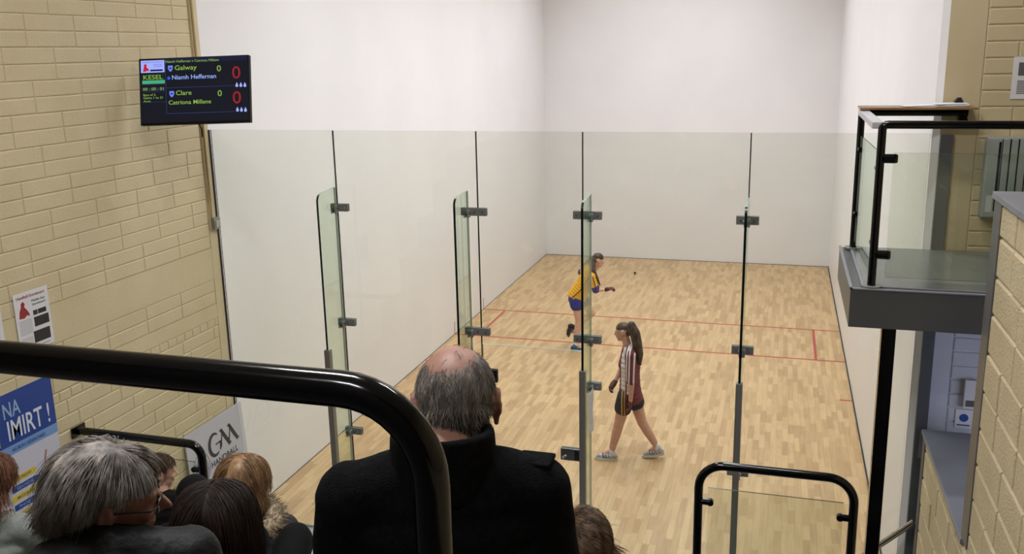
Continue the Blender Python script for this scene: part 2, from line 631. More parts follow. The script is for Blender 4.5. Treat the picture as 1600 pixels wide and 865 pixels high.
def fin(x, label, patches):
    e = empty('glass_fin', (x, GY, 0))
    tag(e, label, 'glass fin')
    t = 0.0095
    y0, y1 = -0.355, -0.028
    # outline in (y, z) with a rounded outer top corner
    poly = [(y1, 0.0), (y1, 3.4)]
    r = 0.07
    for i in range(7):
        a = PI / 2 + (PI / 2) * i / 6
        poly.append((y0 + r + r * math.cos(a), 3.385 - r + r * math.sin(a)))
    poly.append((y0, 0.0))
    b = MB()
    b.prism(poly, (-t, 0, 0), (0, 1, 0), (0, 0, 1), (1, 0, 0), 2 * t)
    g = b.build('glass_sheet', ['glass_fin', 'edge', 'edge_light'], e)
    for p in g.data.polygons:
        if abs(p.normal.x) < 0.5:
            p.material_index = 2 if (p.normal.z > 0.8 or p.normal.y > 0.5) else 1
    b = MB()
    b.box(-0.026, 0.026, y0 - 0.02, y0 - 0.0005, 0.0, 1.985, bev=0.004)
    b.box(-0.026, -0.0105, y0 - 0.005, y0 + 0.035, 0.0, 1.985, bev=0.003)
    b.box(0.0105, 0.026, y0 - 0.005, y0 + 0.035, 0.0, 1.985, bev=0.003)
    b.build('edge_channel', 'channel', e)
    for (a0, a1, zc, bolts) in patches:
        o = patch(e, a0 - x, a1 - x, zc, [q - x for q in bolts], 0.0)
        o.location.y = -GY
        for ch in o.children:
            pass
    return e


ZS = (3.215, 2.145, 1.07)
fin(1.25, 'leftmost glass fin standing out from the court glass wall', [(1.195, 1.365, z, (1.30, 1.34)) for z in ZS])
fin(2.50, 'glass fin of the court back wall left of the glass door', [(2.435, 2.665, z, (2.465, 2.56, 2.63)) for z in ZS[:2]] + [(2.455, 2.575, ZS[2], (2.55,))])
f3 = fin(3.57, 'glass fin right of the glass door with a taped paper sheet', [(3.42, 3.66, z, (3.45, 3.53, 3.63)) for z in ZS[:2]] + [(3.535, 3.66, 1.725, (3.63,))])
fin(4.82, 'rightmost glass fin of the court back wall, seen edge-on', [(4.735, 4.91, z, (4.77, 4.87)) for z in ZS])

# glass door
e = empty('glass_door', (3.04, GY, 0))
tag(e, 'frameless glass door of the court between two glass fins', 'door')
b = MB(); b.box(-0.445, 0.455, -0.006, 0.006, 0.01, 2.025)
g = b.build('door_panel', ['glass', 'edge', 'edge_light'], e)
for p in g.data.polygons:
    if abs(p.normal.y) < 0.5:
        p.material_index = 1 if abs(p.normal.x) > 0.5 else 2
b = MB()
b.box(-0.405, -0.315, -0.02, -0.0065, 1.68, 1.80, bev=0.006)
b.box(-0.405, -0.315, 0.0065, 0.02, 1.68, 1.80, bev=0.006)
b.build('hinge', 'blackm', e)
b = MB()
b.box(-0.405, -0.315, -0.02, -0.0065, 0.2, 0.32, bev=0.006)
b.box(-0.405, -0.315, 0.0065, 0.02, 0.2, 0.32, bev=0.006)
b.build('hinge', 'blackm', e)
b = MB()
b.box(0.26, 0.45, -0.03, -0.0065, 1.015, 1.125, 0, bev=0.003)
b.box(0.26, 0.45, 0.0065, 0.025, 1.015, 1.125, 0, bev=0.003)
lk = b.build('lock_case', 'alu', e)
b = MB(); b.box(0.385, 0.43, -0.0315, -0.0295, 1.025, 1.115)
b.build('lock_window', 'blackm', lk)
b = MB()
b.tube([(0.315, -0.03, 1.07), (0.315, -0.055, 1.07)], 0.012, 12)
b.tube([(0.315, -0.05, 1.07), (0.30, -0.062, 1.065), (0.285, -0.06, 1.05)], 0.011, 10)
b.build('thumb_turn', 'bolt', lk, smooth=True)

# paper sheet taped on the fin
b = MB()
vs = []
for i in range(9):
    zz = 1.74 - 0.4 * i / 8
    for j in range(4):
        yy = -0.16 - 0.17 * j / 3 * (1 - 0.35 * (i / 8) ** 2)
        vs.append((3.60 + 0.004 * math.sin(i * 1.1 + j), yy, zz))
fs = [(i * 4 + j, i * 4 + j + 1, i * 4 + 5 + j, i * 4 + 4 + j) for i in range(8) for j in range(3)]
b.add(vs, fs)
o = b.build('paper_sheet', 'paper')
tag(o, 'white paper sheet taped to the glass fin right of the door', 'paper sheet')
md = o.modifiers.new('s', 'SOLIDIFY'); md.thickness = 0.001
b = MB()
for i in range(7):
    b.box(3.6045, 3.606, -0.30, -0.19, 1.69 - i * 0.04, 1.695 - i * 0.04)
b.build('printed_lines', pm('print_grey', (190, 190, 195), 0.7), o)

# steel column at the end of the right court wall
b = MB()
b.box(6.147, 6.232, -0.19, -0.158, -0.02, 3.9, bev=0.004)
for zz in (0.5, 1.2, 1.9, 2.3, 2.6):
    b.tube([(6.19, -0.189, zz), (6.19, -0.196, zz)], 0.008, 8)
tag(b.build('steel_column', 'grey_steel'), 'grey painted steel column at the near end of the right court wall', 'column')


# ------------------------------------------------------------------ balcony
e = empty('balcony', (6.7, -0.8, 2.8))
tag(e, 'grey balcony platform beside the court with smooth vinyl top', 'balcony')
L0 = Vector((6.7, -0.8, 2.8))


def bl(fn_boxes, name, mat, parent=e, bev=0.004):
    b = MB()
    for q in fn_boxes:
        b.box(q[0] - L0.x, q[1] - L0.x, q[2] - L0.y, q[3] - L0.y, q[4] - L0.z, q[5] - L0.z, bev=bev)
    return b.build(name, mat, parent)


bl([(5.51, 7.98, -1.46, -0.17, 2.80, 3.045)], 'fascia', 'slab')
bl([(5.60, 7.97, -1.38, -0.175, 3.046, 3.052)], 'deck_surface', 'deck', bev=0)
bl([(5.505, 5.525, -1.465, -0.17, 3.046, 3.056), (5.505, 7.98, -1.465, -1.44, 3.046, 3.056)], 'edge_strip', 'coping', bev=0.002)
bl([(5.58, 5.598, -1.40, -0.17, 3.046, 3.058), (5.58, 7.97, -1.40, -1.382, 3.046, 3.058)], 'edge_strip', 'coping', bev=0.002)

b = MB()
b.box(5.715, 5.80, -1.43, -1.345, -0.02, 2.80, bev=0.006)
tag(b.build('support_post', 'black'), 'square black post holding up the balcony corner', 'post')

# balcony railing
e = empty('balcony_railing', (5.63, -1.4, 3.05))
tag(e, 'black steel balcony railing with clear glass infill panels', 'railing')
L0 = Vector((5.63, -1.4, 3.05))


def T(b, pts, r, n=14, **k):
    b.tube([Vector(p) - L0 for p in pts], r, n, **k)


def arc_pts(c, a, bb, r, n=6):
    c, a, bb = Vector(c), Vector(a), Vector(bb)
    return [c + a * r * math.cos(t * PI / 2 / n) + bb * r * math.sin(t * PI / 2 / n) for t in range(n + 1)]


b = MB()
T(b, [(5.635, -1.4, 3.06), (5.635, -1.4, 4.03)] + arc_pts((5.665, -1.4, 4.04), (-1, 0, 0), (0, 0, 1), 0.03, 4) + [(7.97, -1.4, 4.07)], 0.025)
b.build('rail_bar', 'black', e, smooth=True)
b = MB(); T(b, [(5.60, -0.25, 3.06), (5.60, -0.25, 4.06)], 0.025)
b.build('post', 'black', e, smooth=True)
b = MB()
b.box(-0.055, 0.012, 0.0, 1.17, 0.995, 1.035, bev=0.006)
b.build('top_plate', pm('lit_top_plate', (190, 190, 194), 0.35, var=0.03), e)  # light on the bar's flat top put in as pale colour
for (x, y) in ((5.635, -1.4), (5.60, -0.25)):
    b = MB(); T(b, [(x, y, 3.053), (x, y, 3.066)], 0.062, 20)
    b.build('base_flange', 'plate', e)
for zz in (3.265, 3.865):
    b = MB(); T(b, [(5.65, -1.4, zz), (5.715, -1.4, zz)], 0.029); b.box(5.70 - L0.x, 5.735 - L0.x, -0.02, 0.02, zz - .028 - L0.z, zz + .028 - L0.z, bev=0.012)
    b.build('glass_clip', 'black', e, smooth=True)
for zz in (3.33, 3.80):
    b = MB(); T(b, [(5.602, -0.27, zz), (5.606, -0.33, zz)], 0.02)
    b.build('glass_clip', 'black', e, smooth=True)
for zz in (3.33, 3.80):
    b = MB(); T(b, [(5.63, -1.375, zz), (5.629, -1.33, zz)], 0.02)
    b.build('glass_clip', 'black', e, smooth=True)


def infill(x0, y0, x1, y1, z0, z1, parent, t=0.005, name='glass_infill'):
    d = Vector((x1 - x0, y1 - y0, 0)); L = d.length; d.normalize(); n = Vector((-d.y, d.x, 0))
    b = MB()
    o = Vector((x0, y0, z0)) - n * t - L0
    b.prism([(0, 0), (L, 0), (L, z1 - z0), (0, z1 - z0)], o, d, (0, 0, 1), n, 2 * t)
    g = b.build(name, ['glass_rail', 'edge_light', 'edge'], parent)
    for p in g.data.polygons:
        if abs(p.normal.z) > 0.5:
            p.material_index = 2
        elif abs(p.normal.dot(d)) > 0.5:
            p.material_index = 1
    return g


infill(5.71, -1.4, 7.9, -1.4, 3.12, 3.90, e)
infill(5.632, -1.34, 5.604, -0.31, 3.12, 3.90, e)

# shelf on a bracketed tube
e = empty('shelf', (5.95, -0.3, 4.07))
tag(e, 'narrow wooden shelf on a black tube at the far end of the balcony', 'shelf')
L0 = Vector((5.95, -0.3, 4.07))
b = MB(); b.box(5.575 - L0.x, 6.335 - L0.x, -0.42 + .3, -0.17 + .3, 0.022, 0.038, bev=0.003)
b.build('board', 'wood', e)
b = MB(); T(b, [(5.63, -0.25, 4.062), (6.30, -0.25, 4.062)], 0.025)
b.build('support_tube', 'black', e, smooth=True)
b = MB()
b.box(6.24 - L0.x, 6.30 - L0.x, 0.04, 0.125, -0.075, -0.01, bev=0.008)
T(b, [(6.27, -0.27, 4.01), (6.27, -0.255, 4.01)], 0.03, 16)
b.build('wall_bracket', 'black', e)


def papers(name, label, x, y, z, n, wd, dp, seed, mat='paper', ang=0.0, group=None):
    r_ = random.Random(seed)
    b = MB()
    for i in range(n):
        a = ang + r_.uniform(-0.15, 0.15)
        R = Matrix.Rotation(a, 3, 'Z')
        ox, oy = r_.uniform(-.015, .015), r_.uniform(-.01, .01)
        z0 = 0.0005 + i * 0.0042
        vs = []
        for iz in (0, 0.003):
            for q in ((-wd / 2, -dp / 2), (wd / 2, -dp / 2), (wd / 2, dp / 2), (-wd / 2, dp / 2)):
                p = R @ Vector((q[0] + ox, q[1] + oy, 0))
                vs.append((p.x, p.y, z0 + iz + (0.004 if q[0] > 0 and i == n - 1 else 0)))
        b.add(vs, [(3, 2, 1, 0), (4, 5, 6, 7), (0, 1, 5, 4), (1, 2, 6, 5), (2, 3, 7, 6), (3, 0, 4, 7)])
    o = b.build(name, mat)
    o.location = (x, y, z)
    return tag(o, label, 'papers', group)


papers('paper_stack', 'loose stack of white papers on the balcony shelf', 6.17, -0.3, 4.108, 5, 0.21, 0.15, 3)
papers('paper_stack', 'thin white sheets lying on the balcony shelf left of the paper stack', 5.97, -0.3, 4.108, 2, 0.2, 0.14, 8, ang=0.1)
b = MB()
b.box(-0.028, 0.028, -0.04, 0.04, 0.0, 0.012, bev=0.004)
b.box(-0.022, 0.022, -0.038, 0.02, 0.012, 0.026, bev=0.006)
b.tube([(0, -0.02, 0.025), (0, -0.02, 0.036)], 0.016, 12)
o = b.build('stapler', 'blackm'); o.location = (6.235, -0.235, 4.131)
tag(o, 'small black desk gadget lying on the papers on the balcony shelf', 'gadget')

# radiator on the rear wall
e = empty('radiator', (6.85, -0.22, 3.32))
tag(e, 'pale grey slatted electric heater mounted on the beige wall', 'radiator')
b = MB()
b.box(-0.41, 0.36, -0.05, 0.055, 0.0, 0.57, bev=0.012)
b.build('casing', pm('heater_enamel', (150, 156, 150), 0.4, var=0.03), e)
b = MB()
b.box(-0.315, 0.34, -0.052, -0.0502, 0.02, 0.56)
b.build('gap_shade', 'blackm', e)  # black sheet added as the shade in the gaps between slats
b = MB()
x = -0.31
while x < 0.34:
    b.box(x, x + 0.042, -0.066, -0.051, 0.02, 0.56, bev=0.004)
    x += 0.052
b.build('fins', pm('heater_fins', (142, 150, 143), 0.4, var=0.03), e)
b = MB()
b.box(-0.335, -0.32, -0.053, -0.0505, 0.05, 0.54)
b.build('side_slot', 'blackm', e)
b = MB()
b.box(-0.385, -0.345, -0.0535, -0.0505, 0.04, 0.16)
b.build('control_panel', pm('heater_panel', (185, 188, 184), 0.5), e)

# notice on the rear wall
b = MB(); b.box(6.575, 6.83, -0.164, -0.1605, 4.15, 4.44)
nt_ = b.build('wall_notice', 'paper'); tag(nt_, 'printed white notice on the beige wall above the heater', 'notice')
b = MB()
PG = pm('print_dark', (96, 92, 98), 0.7)
b.box(6.61, 6.80, -0.1652, -0.1641, 4.31, 4.40)
for i in range(8):
    b.box(6.61, 6.80, -0.1652, -0.1641, 4.27 - i * 0.012, 4.276 - i * 0.012)
b.build('printed_text', PG, nt_)

# small things on the white wall under the balcony
b = MB(); b.box(6.425, 6.545, -0.164, -0.1605, 1.66, 1.81)
o = b.build('safety_sign', 'paper'); tag(o, 'small square sign with a blue disc on the white wall under the balcony', 'sign')
b = MB()
b.prism(disc((0, 0), 1, 0.032, 20), (6.485, -0.1645, 1.745), (1, 0, 0), (0, 0, 1), (0, -1, 0), 0.001)
b.box(6.44, 6.53, -0.1652, -0.1641, 1.68, 1.69)
b.build('blue_disc', pm('sign_blue', (40, 78, 150), 0.5), o)
b = MB(); b.box(6.465, 6.56, -0.195, -0.1605, 1.83, 2.06, bev=0.006)
o = b.build('wall_box', 'paper'); tag(o, 'white dispenser box above the small blue sign under the balcony', 'box')
b = MB(); b.box(6.48, 6.54, -0.197, -0.1955, 1.85, 1.9); b.build('slot', 'grey_trim', o)

# ------------------------------------------------------------------ stair parapet of split blocks
e = empty('parapet', (6.35, -4.0, 0))
tag(e, 'tall stair parapet of cream split blocks with grey coping at the right edge', 'parapet')
L0 = Vector((6.35, -4.0, 0))
XW = 6.215
b = MB()
b.box(XW - L0.x, 6.50 - L0.x, -8.99 + 4, -2.0 + 4, -0.02, 3.70)
b.box(XW - L0.x, 6.50 - L0.x, -2.0 + 4, -0.30 + 4, -0.02, 1.615)
PR = lambda a, z, d: (XW - L0.x - d, a - L0.y, z)


def rw_course(z0, z1, ph, y0, y1, L=0.45):
    ys = [y1]
    y = ph
    while y > y1 - 0.05:
        y -= L
    while y > y0 + 0.05:
        ys.append(y); y -= L
    ys.append(y0)
    for a, c in zip(ys[:-1], ys[1:]):
        brick(b, PR, c, a, z0, z1, 0.016 + rnd.uniform(-.002, .003), 0.016 + rnd.uniform(-.003, .003))


for k, z in enumerate((3.52, 3.315, 3.09, 2.865, 2.64, 2.415, 2.195, 1.985, 1.76, 1.62)):
    pass
zs = [3.70, 3.52, 3.30, 3.09, 2.865, 2.64, 2.42, 2.20, 1.98, 1.76]
for i in range(len(zs) - 1):
    rw_course(zs[i + 1], zs[i], -2.36 if i < 2 or i in (4, 5, 8) else -2.58, -8.99, -2.0)
zz = 1.76; i = 0
while zz > 0:
    z1 = zz; z0 = max(zz - 0.222, -0.02)
    rw_course(z0, min(z1, 1.615) if False else z1, -2.36 + 0.22 * (i // 1 % 2), -8.99, -2.0)
    rw_course(z0, min(z1, 1.612), -0.57 if i % 2 else -0.80, -2.0, -0.34)
    zz -= 0.222; i += 1
b.build('block_face', 'block_near', e)
b = MB()
b.box(XW - 0.03 - L0.x, 6.54 - L0.x, -8.99 + 4, -1.82 + 4, 3.702, 3.742, bev=0.006)
b.box(XW - 0.03 - L0.x, 6.66 - L0.x, -1.90 + 4, -0.245 + 4, 1.617, 1.657, bev=0.006)
b.build('coping', 'coping', e)
b = MB(); b.box(XW - 0.022 - L0.x, 6.51 - L0.x, -2.03 + 4, -1.86 + 4, 1.659, 3.70, bev=0.004)
b.build('end_trim', 'grey_trim', e)
b = MB(); b.box(XW - 0.022 - L0.x, 6.51 - L0.x, -0.38 + 4, -0.275 + 4, 0.0, 1.615, bev=0.004)
b.build('end_trim', 'grey_trim', e)
b = MB(); b.box(6.175 - L0.x, 6.20 - L0.x, -0.252 + 4, -0.246 + 4, 1.42, 1.64)
b.build('fixing_strip', 'coping', e)

# stainless handrail stub
e = empty('handrail', (6.18, -0.3, 0.8))
tag(e, 'short sloping stainless steel handrail at the foot of the parapet', 'handrail')
L0 = Vector((6.18, -0.3, 0.8))
b = MB()
T(b, [(6.185, -0.27, 0.885), (5.95, -0.27, 0.65), (5.55, -0.27, 0.25), (5.50, -0.27, 0.20)], 0.024)
b.build('tube', 'steel', e, smooth=True)
b = MB()
T(b, [(5.55, -0.27, 0.25), (5.55, -0.27, -0.02)], 0.02)
b.build('post', 'steel', e, smooth=True)


# ------------------------------------------------------------------ spectator railings
def railing(name, label, x0, x1, y, zt, zb, r, rc, left='post', zg=None, clips=(), x_wall=None, glass=True):
    """round-cornered tube frame in the plane y, with clipped glass infill"""
    global L0
    e = empty(name, (x1, y, zb))
    tag(e, label, 'railing')
    L0 = Vector((x1, y, zb))
    b = MB()
    pts = []
    if left == 'post':
        pts += [(x0, y, zb)] + arc_pts((x0 + rc, y, zt - rc), (-1, 0, 0), (0, 0, 1), rc, 8)
    else:
        pts += [(x_wall, y, zt)]
    pts += [Vector(p) for p in reversed(arc_pts((x1 - rc, y, zt - rc), (1, 0, 0), (0, 0, 1), rc, 10))]
    pts += [(x1, y, zb)]
    T(b, pts, r, 18)
    b.build('tube_frame', 'black', e, smooth=True)
    if left == 'wall':
        b = MB()
        b.box(x_wall - L0.x, x_wall + 0.012 - L0.x, -0.07, 0.07, zt - 0.04 - zb, zt + 0.04 - zb, bev=0.003)
        b.build('wall_flange', 'black', e)
        b = MB(); T(b, [(x0, y, zt - 0.01), (x0, y, zb)], r)
        b.build('post', 'black', e, smooth=True)
    b = MB()
    xr = x1 if left == 'post' or True else x1
    for (xx) in ((x0, x1) if left == 'post' else (x0, x1)):
        b2 = MB(); T(b2, [(xx, y, zb), (xx, y, zb + 0.012)], 0.06, 18)
        b2.build('base_flange', 'black', e)
    if glass:
        for zz in clips:
            for s, xx in ((1, x0), (-1, x1)):
                b = MB()
                T(b, [(xx + s * r * 0.6, y, zz), (xx + s * (r + 0.045), y, zz)], 0.02, 12)
                T(b, [(xx + s * (r + 0.045), y - 0.014, zz), (xx + s * (r + 0.045), y + 0.014, zz)], 0.0205, 14)
                b.build('glass_clip', 'black', e, smooth=True)
        infill(x0 + r + 0.03, y, x1 - r - 0.03, y, zb + 0.12, zg, e)
    return e


railing('guard_railing', 'small black tube railing with glass infill at the foot of the aisle', 4.665, 5.55, -2.2, 2.105, 0.86, 0.026, 0.15, zg=1.955, clips=(1.86, 1.2))
railing('guard_railing', 'black railing fixed to the cream block wall behind the grey-haired person', 0.13, 1.09, -2.13, 1.80, 0.86, 0.031, 0.10, left='wall', x_wall=0.002, zg=1.66, clips=(1.60, 1.1))
railing('guard_railing', 'thick glossy black rail in the foreground crossing in front of the balding man', 2.3, 4.625, -6.3, 4.115, 3.0, 0.0255, 0.125, zg=3.9, clips=(), glass=False)


# ------------------------------------------------------------------ wall screen
SCX, SCY, SCZ = 0.56, -1.05, 4.295
yaw, tilt, roll = 0.185, -0.20, 0.018
n_ = Vector((math.sin(yaw) * math.cos(tilt), -math.cos(yaw) * math.cos(tilt), -math.sin(tilt)))
r_ = Vector((math.cos(yaw), math.sin(yaw), 0))
u_ = r_.cross(n_) * -1
if u_.z < 0:
    u_ = -u_
rr = r_ * math.cos(roll) + u_ * math.sin(roll)
uu = u_ * math.cos(roll) - r_ * math.sin(roll)
nn = rr.cross(uu)
e = empty('scoreboard_screen', (0, 0, 0))
e.matrix_world = Matrix((rr, uu, nn)).transposed().to_4x4()
e.location = (SCX, SCY, SCZ)
tag(e, 'black wall-mounted television showing the handball scores', 'television')
W2, H2 = 0.455, 0.265
b = MB(); b.box(-W2, W2, -H2, H2, -0.045, 0.0, bev=0.004)
b.box(-0.3, 0.3, -0.2, 0.2, -0.075, -0.045, bev=0.01)
b.build('casing', pm('tv_casing', (8, 8, 12), 0.5, spec=0.2), e)
b = MB()
b.box(-0.12, 0.12, -0.12, 0.12, -0.09, -0.076)
bpy.context.view_layer.update()
_iv = (Matrix.Translation((SCX, SCY, SCZ)) @ Matrix((rr, uu, nn)).transposed().to_4x4()).inverted()
b.tube([(0, 0, -0.09), (-0.06, 0, -0.16), _iv @ Vector((0.25, -0.75, 4.3)), _iv @ Vector((0.001, -0.75, 4.3))], 0.02, 10)
b.tube([_iv @ Vector((0.03, -0.75, 4.3)), _iv @ Vector((0.001, -0.75, 4.3))], 0.08, 4)
mo = b.build('wall_mount', 'blackm', e)
b = MB(); b.tube([(0.02, -0.26, -0.02), (0.03, -0.3, -0.05), (0.02, -0.36, -0.08)], 0.006, 8)
b.build('cable', 'blackm', e)
b = MB(); b.box(-W2 + 0.008, W2 - 0.008, -H2 + 0.018, H2 - 0.008, 0.0, 0.001)
b.build('screen', emit('screen_dark', (14, 16, 30), 1.0), e)


def em(name, rgb):
    return emit(name, rgb, 1.0)


# px of the zoomed photograph: screen spans 95..1165 x 115..795
def sx_(x):
    return (x - 630) / 1075 * 2 * W2


def sy_(y, x=630):
    # the lower edge rises to the right in that view
    bot = 798 - (x - 105) / 1060 * 70
    top = 118 - (x - 95) / 1070 * 8
    return H2 - (y - top) / (bot - top) * 2 * H2


def srect(x0, y0, x1, y1, mat, name='screen_panel', z=0.0012):
    b = MB()
    b.box(sx_(x0), sx_(x1), min(sy_(y0, x0), sy_(y1, x0)), max(sy_(y0, x0), sy_(y1, x0)), z, z + 0.0004)
    return b.build(name, mat, e)


GRN, LBL, BLU, RED = em('screen_green', (138, 178, 74)), em('screen_pale_blue', (150, 180, 250)), em('screen_blue', (50, 90, 220)), em('screen_red', (150, 32, 38))
TEAL, LAV = em('screen_teal', (70, 170, 125)), em('screen_lavender', (165, 175, 250))
FR = em('screen_frame', (44, 52, 100))
PAN = em('screen_panel_blue', (20, 24, 52))
srect(112, 138, 345, 262, LAV, 'logo_card')
srect(350, 135, 1150, 172, PAN, z=0.0011)
srect(122, 275, 345, 380, em('screen_dark_green', (10, 34, 28)), z=0.0011)
srect(122, 340, 345, 376, TEAL, 'green_bar')
srect(122, 410, 345, 450, PAN, z=0.0011)
for q in ((352, 130, 357, 672), (352, 668, 1020, 674), (357, 412, 1150, 417), (120, 560, 355, 564), (118, 384, 355, 387), (118, 455, 352, 458), (352, 128, 1152, 131)):
    b = MB()
    b.box(sx_(q[0]), sx_(q[2]), sy_(q[3], q[0]), sy_(q[1], q[0]), 0.0014, 0.0018)
    b.build('screen_line', FR, e)


def st(s, x, y, h, mat, wpx=None, name='score_lettering', bold=0.0):
    """text with cap height h px, baseline at (x, y), fitted to wpx wide"""
    size = h / 680 * 2 * H2 / 0.70
    t = text(s, size, mat, e, (sx_(x), sy_(y, x), 0.0016), (1, 0, 0), (0, 1, 0), name, bold=bold, depth=0.0003)
    if wpx:
        xs = [q.co.x for q in t.data.vertices]
        k = (wpx / 1075 * 2 * W2) / max(1e-6, max(xs) - min(xs))
        x0 = min(xs)
        for q in t.data.vertices:
            q.co.x = sx_(x) + (q.co.x - x0) * k
    return t


st('Niamh Heffernan v Catriona Millane', 358, 166, 24, GRN, 520)
st('Galway', 447, 240, 48, GRN, 215, bold=0.0002)
st('0', 858, 258, 60, GRN, 40, bold=0.0002)
st('0', 1005, 328, 125, RED, 80, bold=0.0002)
st('Niamh Heffernan', 418, 332, 44, LBL, 430, bold=0.0002)
st('Clare', 452, 486, 46, GRN, 152, bold=0.0002)
st('0', 860, 492, 60, GRN, 40, bold=0.0002)
st('0', 1005, 560, 125, RED, 80, bold=0.0002)
st('Catriona Millane', 378, 580, 42, GRN, 415, bold=0.0002)
st('KESEL', 135, 330, 44, GRN, 192, bold=0.0002)
st('00 : 00 : 01', 127, 443, 30, GRN, 205)
st('Best of 3,', 130, 498, 22, GRN, 125)
st('Game 1 to 21', 130, 528, 22, GRN, 190)
st('Aces', 130, 560, 20, GRN, 70)
st('Handball Scoreboard', 128, 163, 13, BLU, 200)
st('Mobile App', 240, 185, 12, BLU, 80)
st('Scoreboard', 240, 202, 12, BLU, 85)
b = MB(); b.box(sx_(205), sx_(328), sy_(248, 205), sy_(230, 205), 0.002, 0.0022); b.build('logo_bar', em('screen_navy', (20, 30, 90)), e)
# red figure on the logo card
RF = em('screen_red_bright', (190, 30, 50))
b = MB()
b.prism([(sx_(x), sy_(y, 150)) for x, y in ((132, 250), (140, 215), (145, 180), (160, 170), (172, 185), (168, 205), (188, 225), (195, 250), (175, 240), (160, 250))], (0, 0, 0.002), (1, 0, 0), (0, 1, 0), (0, 0, 1), 0.0003)
b.build('logo_figure', RF, e)
# county crests
for (cx_, cy_) in ((403, 218), (410, 470)):
    b = MB()
    poly = [(-22, -24), (22, -24), (24, 4), (14, 26), (0, 38), (-14, 26), (-24, 4)]
    b.prism([(sx_(cx_ + x), sy_(cy_ + y, cx_)) for x, y in poly], (0, 0, 0.0015), (1, 0, 0), (0, 1, 0), (0, 0, 1), 0.0004)
    b.build('team_crest', em('crest_blue', (110, 135, 235)), e)
    b = MB()
    b.box(sx_(cx_ - 12), sx_(cx_ + 12), sy_(cy_ + 10, cx_), sy_(cy_ - 6, cx_), 0.0021, 0.0023)
    b.build('crest_mark', em('crest_dark', (40, 55, 150)), e)
b = MB(); b.prism([(sx_(385) + 0.013 * math.cos(t * PI / 8), sy_(318, 385) + 0.013 * math.sin(t * PI / 8)) for t in range(16)], (0, 0, 0.0015), (1, 0, 0), (0, 1, 0), (0, 0, 1), 0.0004)
b.build('serve_dot', BLU, e)
for yy in (385, 613):
    for xx in (1047, 1086, 1125):
        b = MB()
        pts = [(0, -24), (8, -8), (13, 4), (12, 16), (0, 22), (-12, 16), (-13, 4), (-8, -8)]
        b.prism([(sx_(xx + x), sy_(yy + y, xx)) for x, y in pts], (0, 0, 0.0015), (1, 0, 0), (0, 1, 0), (0, 0, 1), 0.0004)
        b.build('timeout_drop', LAV, e)

# conduit pipes and junction box
b = MB()
b.tube([(0.012, -0.20, HC), (0.012, -0.20, 3.10)], 0.011, 10)
b.tube([(0.011, -0.245, HC), (0.011, -0.235, 3.6), (0.013, -0.225, 3.25), (0.014, -0.245, 3.05), (0.014, -0.235, 2.99), (0.016, -0.205, 2.98)], 0.006, 8)
tag(b.build('conduit', 'cream', smooth=True), 'cream cable conduit running down the edge of the block wall', 'conduit')
e2 = empty('socket_box', (0.002, -0.165, 3.04))
tag(e2, 'small metal socket box on the wall at the end of the conduit', 'socket box')
b = MB(); b.box(0.002, 0.038, -0.045, 0.045, -0.055, 0.055, bev=0.006)
b.build('box', pm('galvanised', (150, 148, 140), 0.35, metal=0.4, var=0.1), e2)
b = MB(); b.box(0.038, 0.042, -0.028, 0.028, -0.035, 0.03, bev=0.001); b.build('cover', 'bolt', e2)

# ------------------------------------------------------------------ posters and boards on the left wall
DR, DU = (0, 1, 0), (0, 0, 1)


def wall_sheet(name, label, cat, y0, y1, z0, z1, mat, x=0.006, th=0.002, lean=0.0, grp=None):
    e = empty(name, (x, (y0 + y1) / 2, z0))
    e.rotation_euler = (0, -lean, 0)
    tag(e, label, cat, grp)
    b = MB(); b.box(0, th, -(y1 - y0) / 2, (y1 - y0) / 2, 0, z1 - z0)
    b.build('sheet', mat, e)
    return e


def on_sheet(e, s, y, z, h, mat, w=None, th=0.002, name='lettering', bold=0.0, shear=0.0):
    t = text(s, h / 0.7, mat, e, (th + 0.0003, y, z), DR, DU, name, bold=bold, depth=0.0003, shear=shear)
    if w:
        ys = [q.co.y for q in t.data.vertices]
        k = w / max(1e-6, max(ys) - min(ys)); y0 = min(ys)
        for q in t.data.vertices:
            q.co.y = y + (q.co.y - y0) * k
    return t


def sheet_poly(e, pts, mat, name='printed_shape', th=0.002, d=0.0005):
    b = MB(); b.prism(pts, (th, 0, 0), DR, DU, (1, 0, 0), d)
    return b.build(name, mat, e)


INK = pm('ink_black', (40, 38, 42), 0.6)
INKG = pm('ink_grey', (150, 148, 152), 0.6)
INKR = pm('ink_red', (150, 40, 42), 0.6)
e = wall_sheet('wall_poster', 'white handball scoreboard flyer with a red figure on the block wall', 'poster', -2.545, -2.235, 2.545, 2.975, 'paper')
on_sheet(e, 'Handball Scoreboard', -0.13, 0.385, 0.022, INKR, 0.25, bold=0.0002)
on_sheet(e, 'Mobile App', 0.0, 0.345, 0.016, INK, 0.12)
on_sheet(e, 'Scoreboard', 0.0, 0.318, 0.016, INK, 0.12)
sheet_poly(e, [(-0.125, 0.25), (-0.115, 0.30), (-0.10, 0.325), (-0.095, 0.355), (-0.075, 0.365), (-0.062, 0.345), (-0.07, 0.325), (-0.05, 0.30), (-0.035, 0.275), (-0.03, 0.25), (-0.055, 0.262), (-0.08, 0.245)], INKR, 'red_figure')
for i in range(9):
    sheet_poly(e, [(-0.13, 0.225 - i * 0.012), (-0.02, 0.225 - i * 0.012), (-0.02, 0.229 - i * 0.012), (-0.13, 0.229 - i * 0.012)], INKG, 'printed_line')
for i in range(5):
    sheet_poly(e, [(-0.13, 0.095 - i * 0.012), (-0.03, 0.095 - i * 0.012), (-0.03, 0.099 - i * 0.012), (-0.13, 0.099 - i * 0.012)], INKG, 'printed_line')
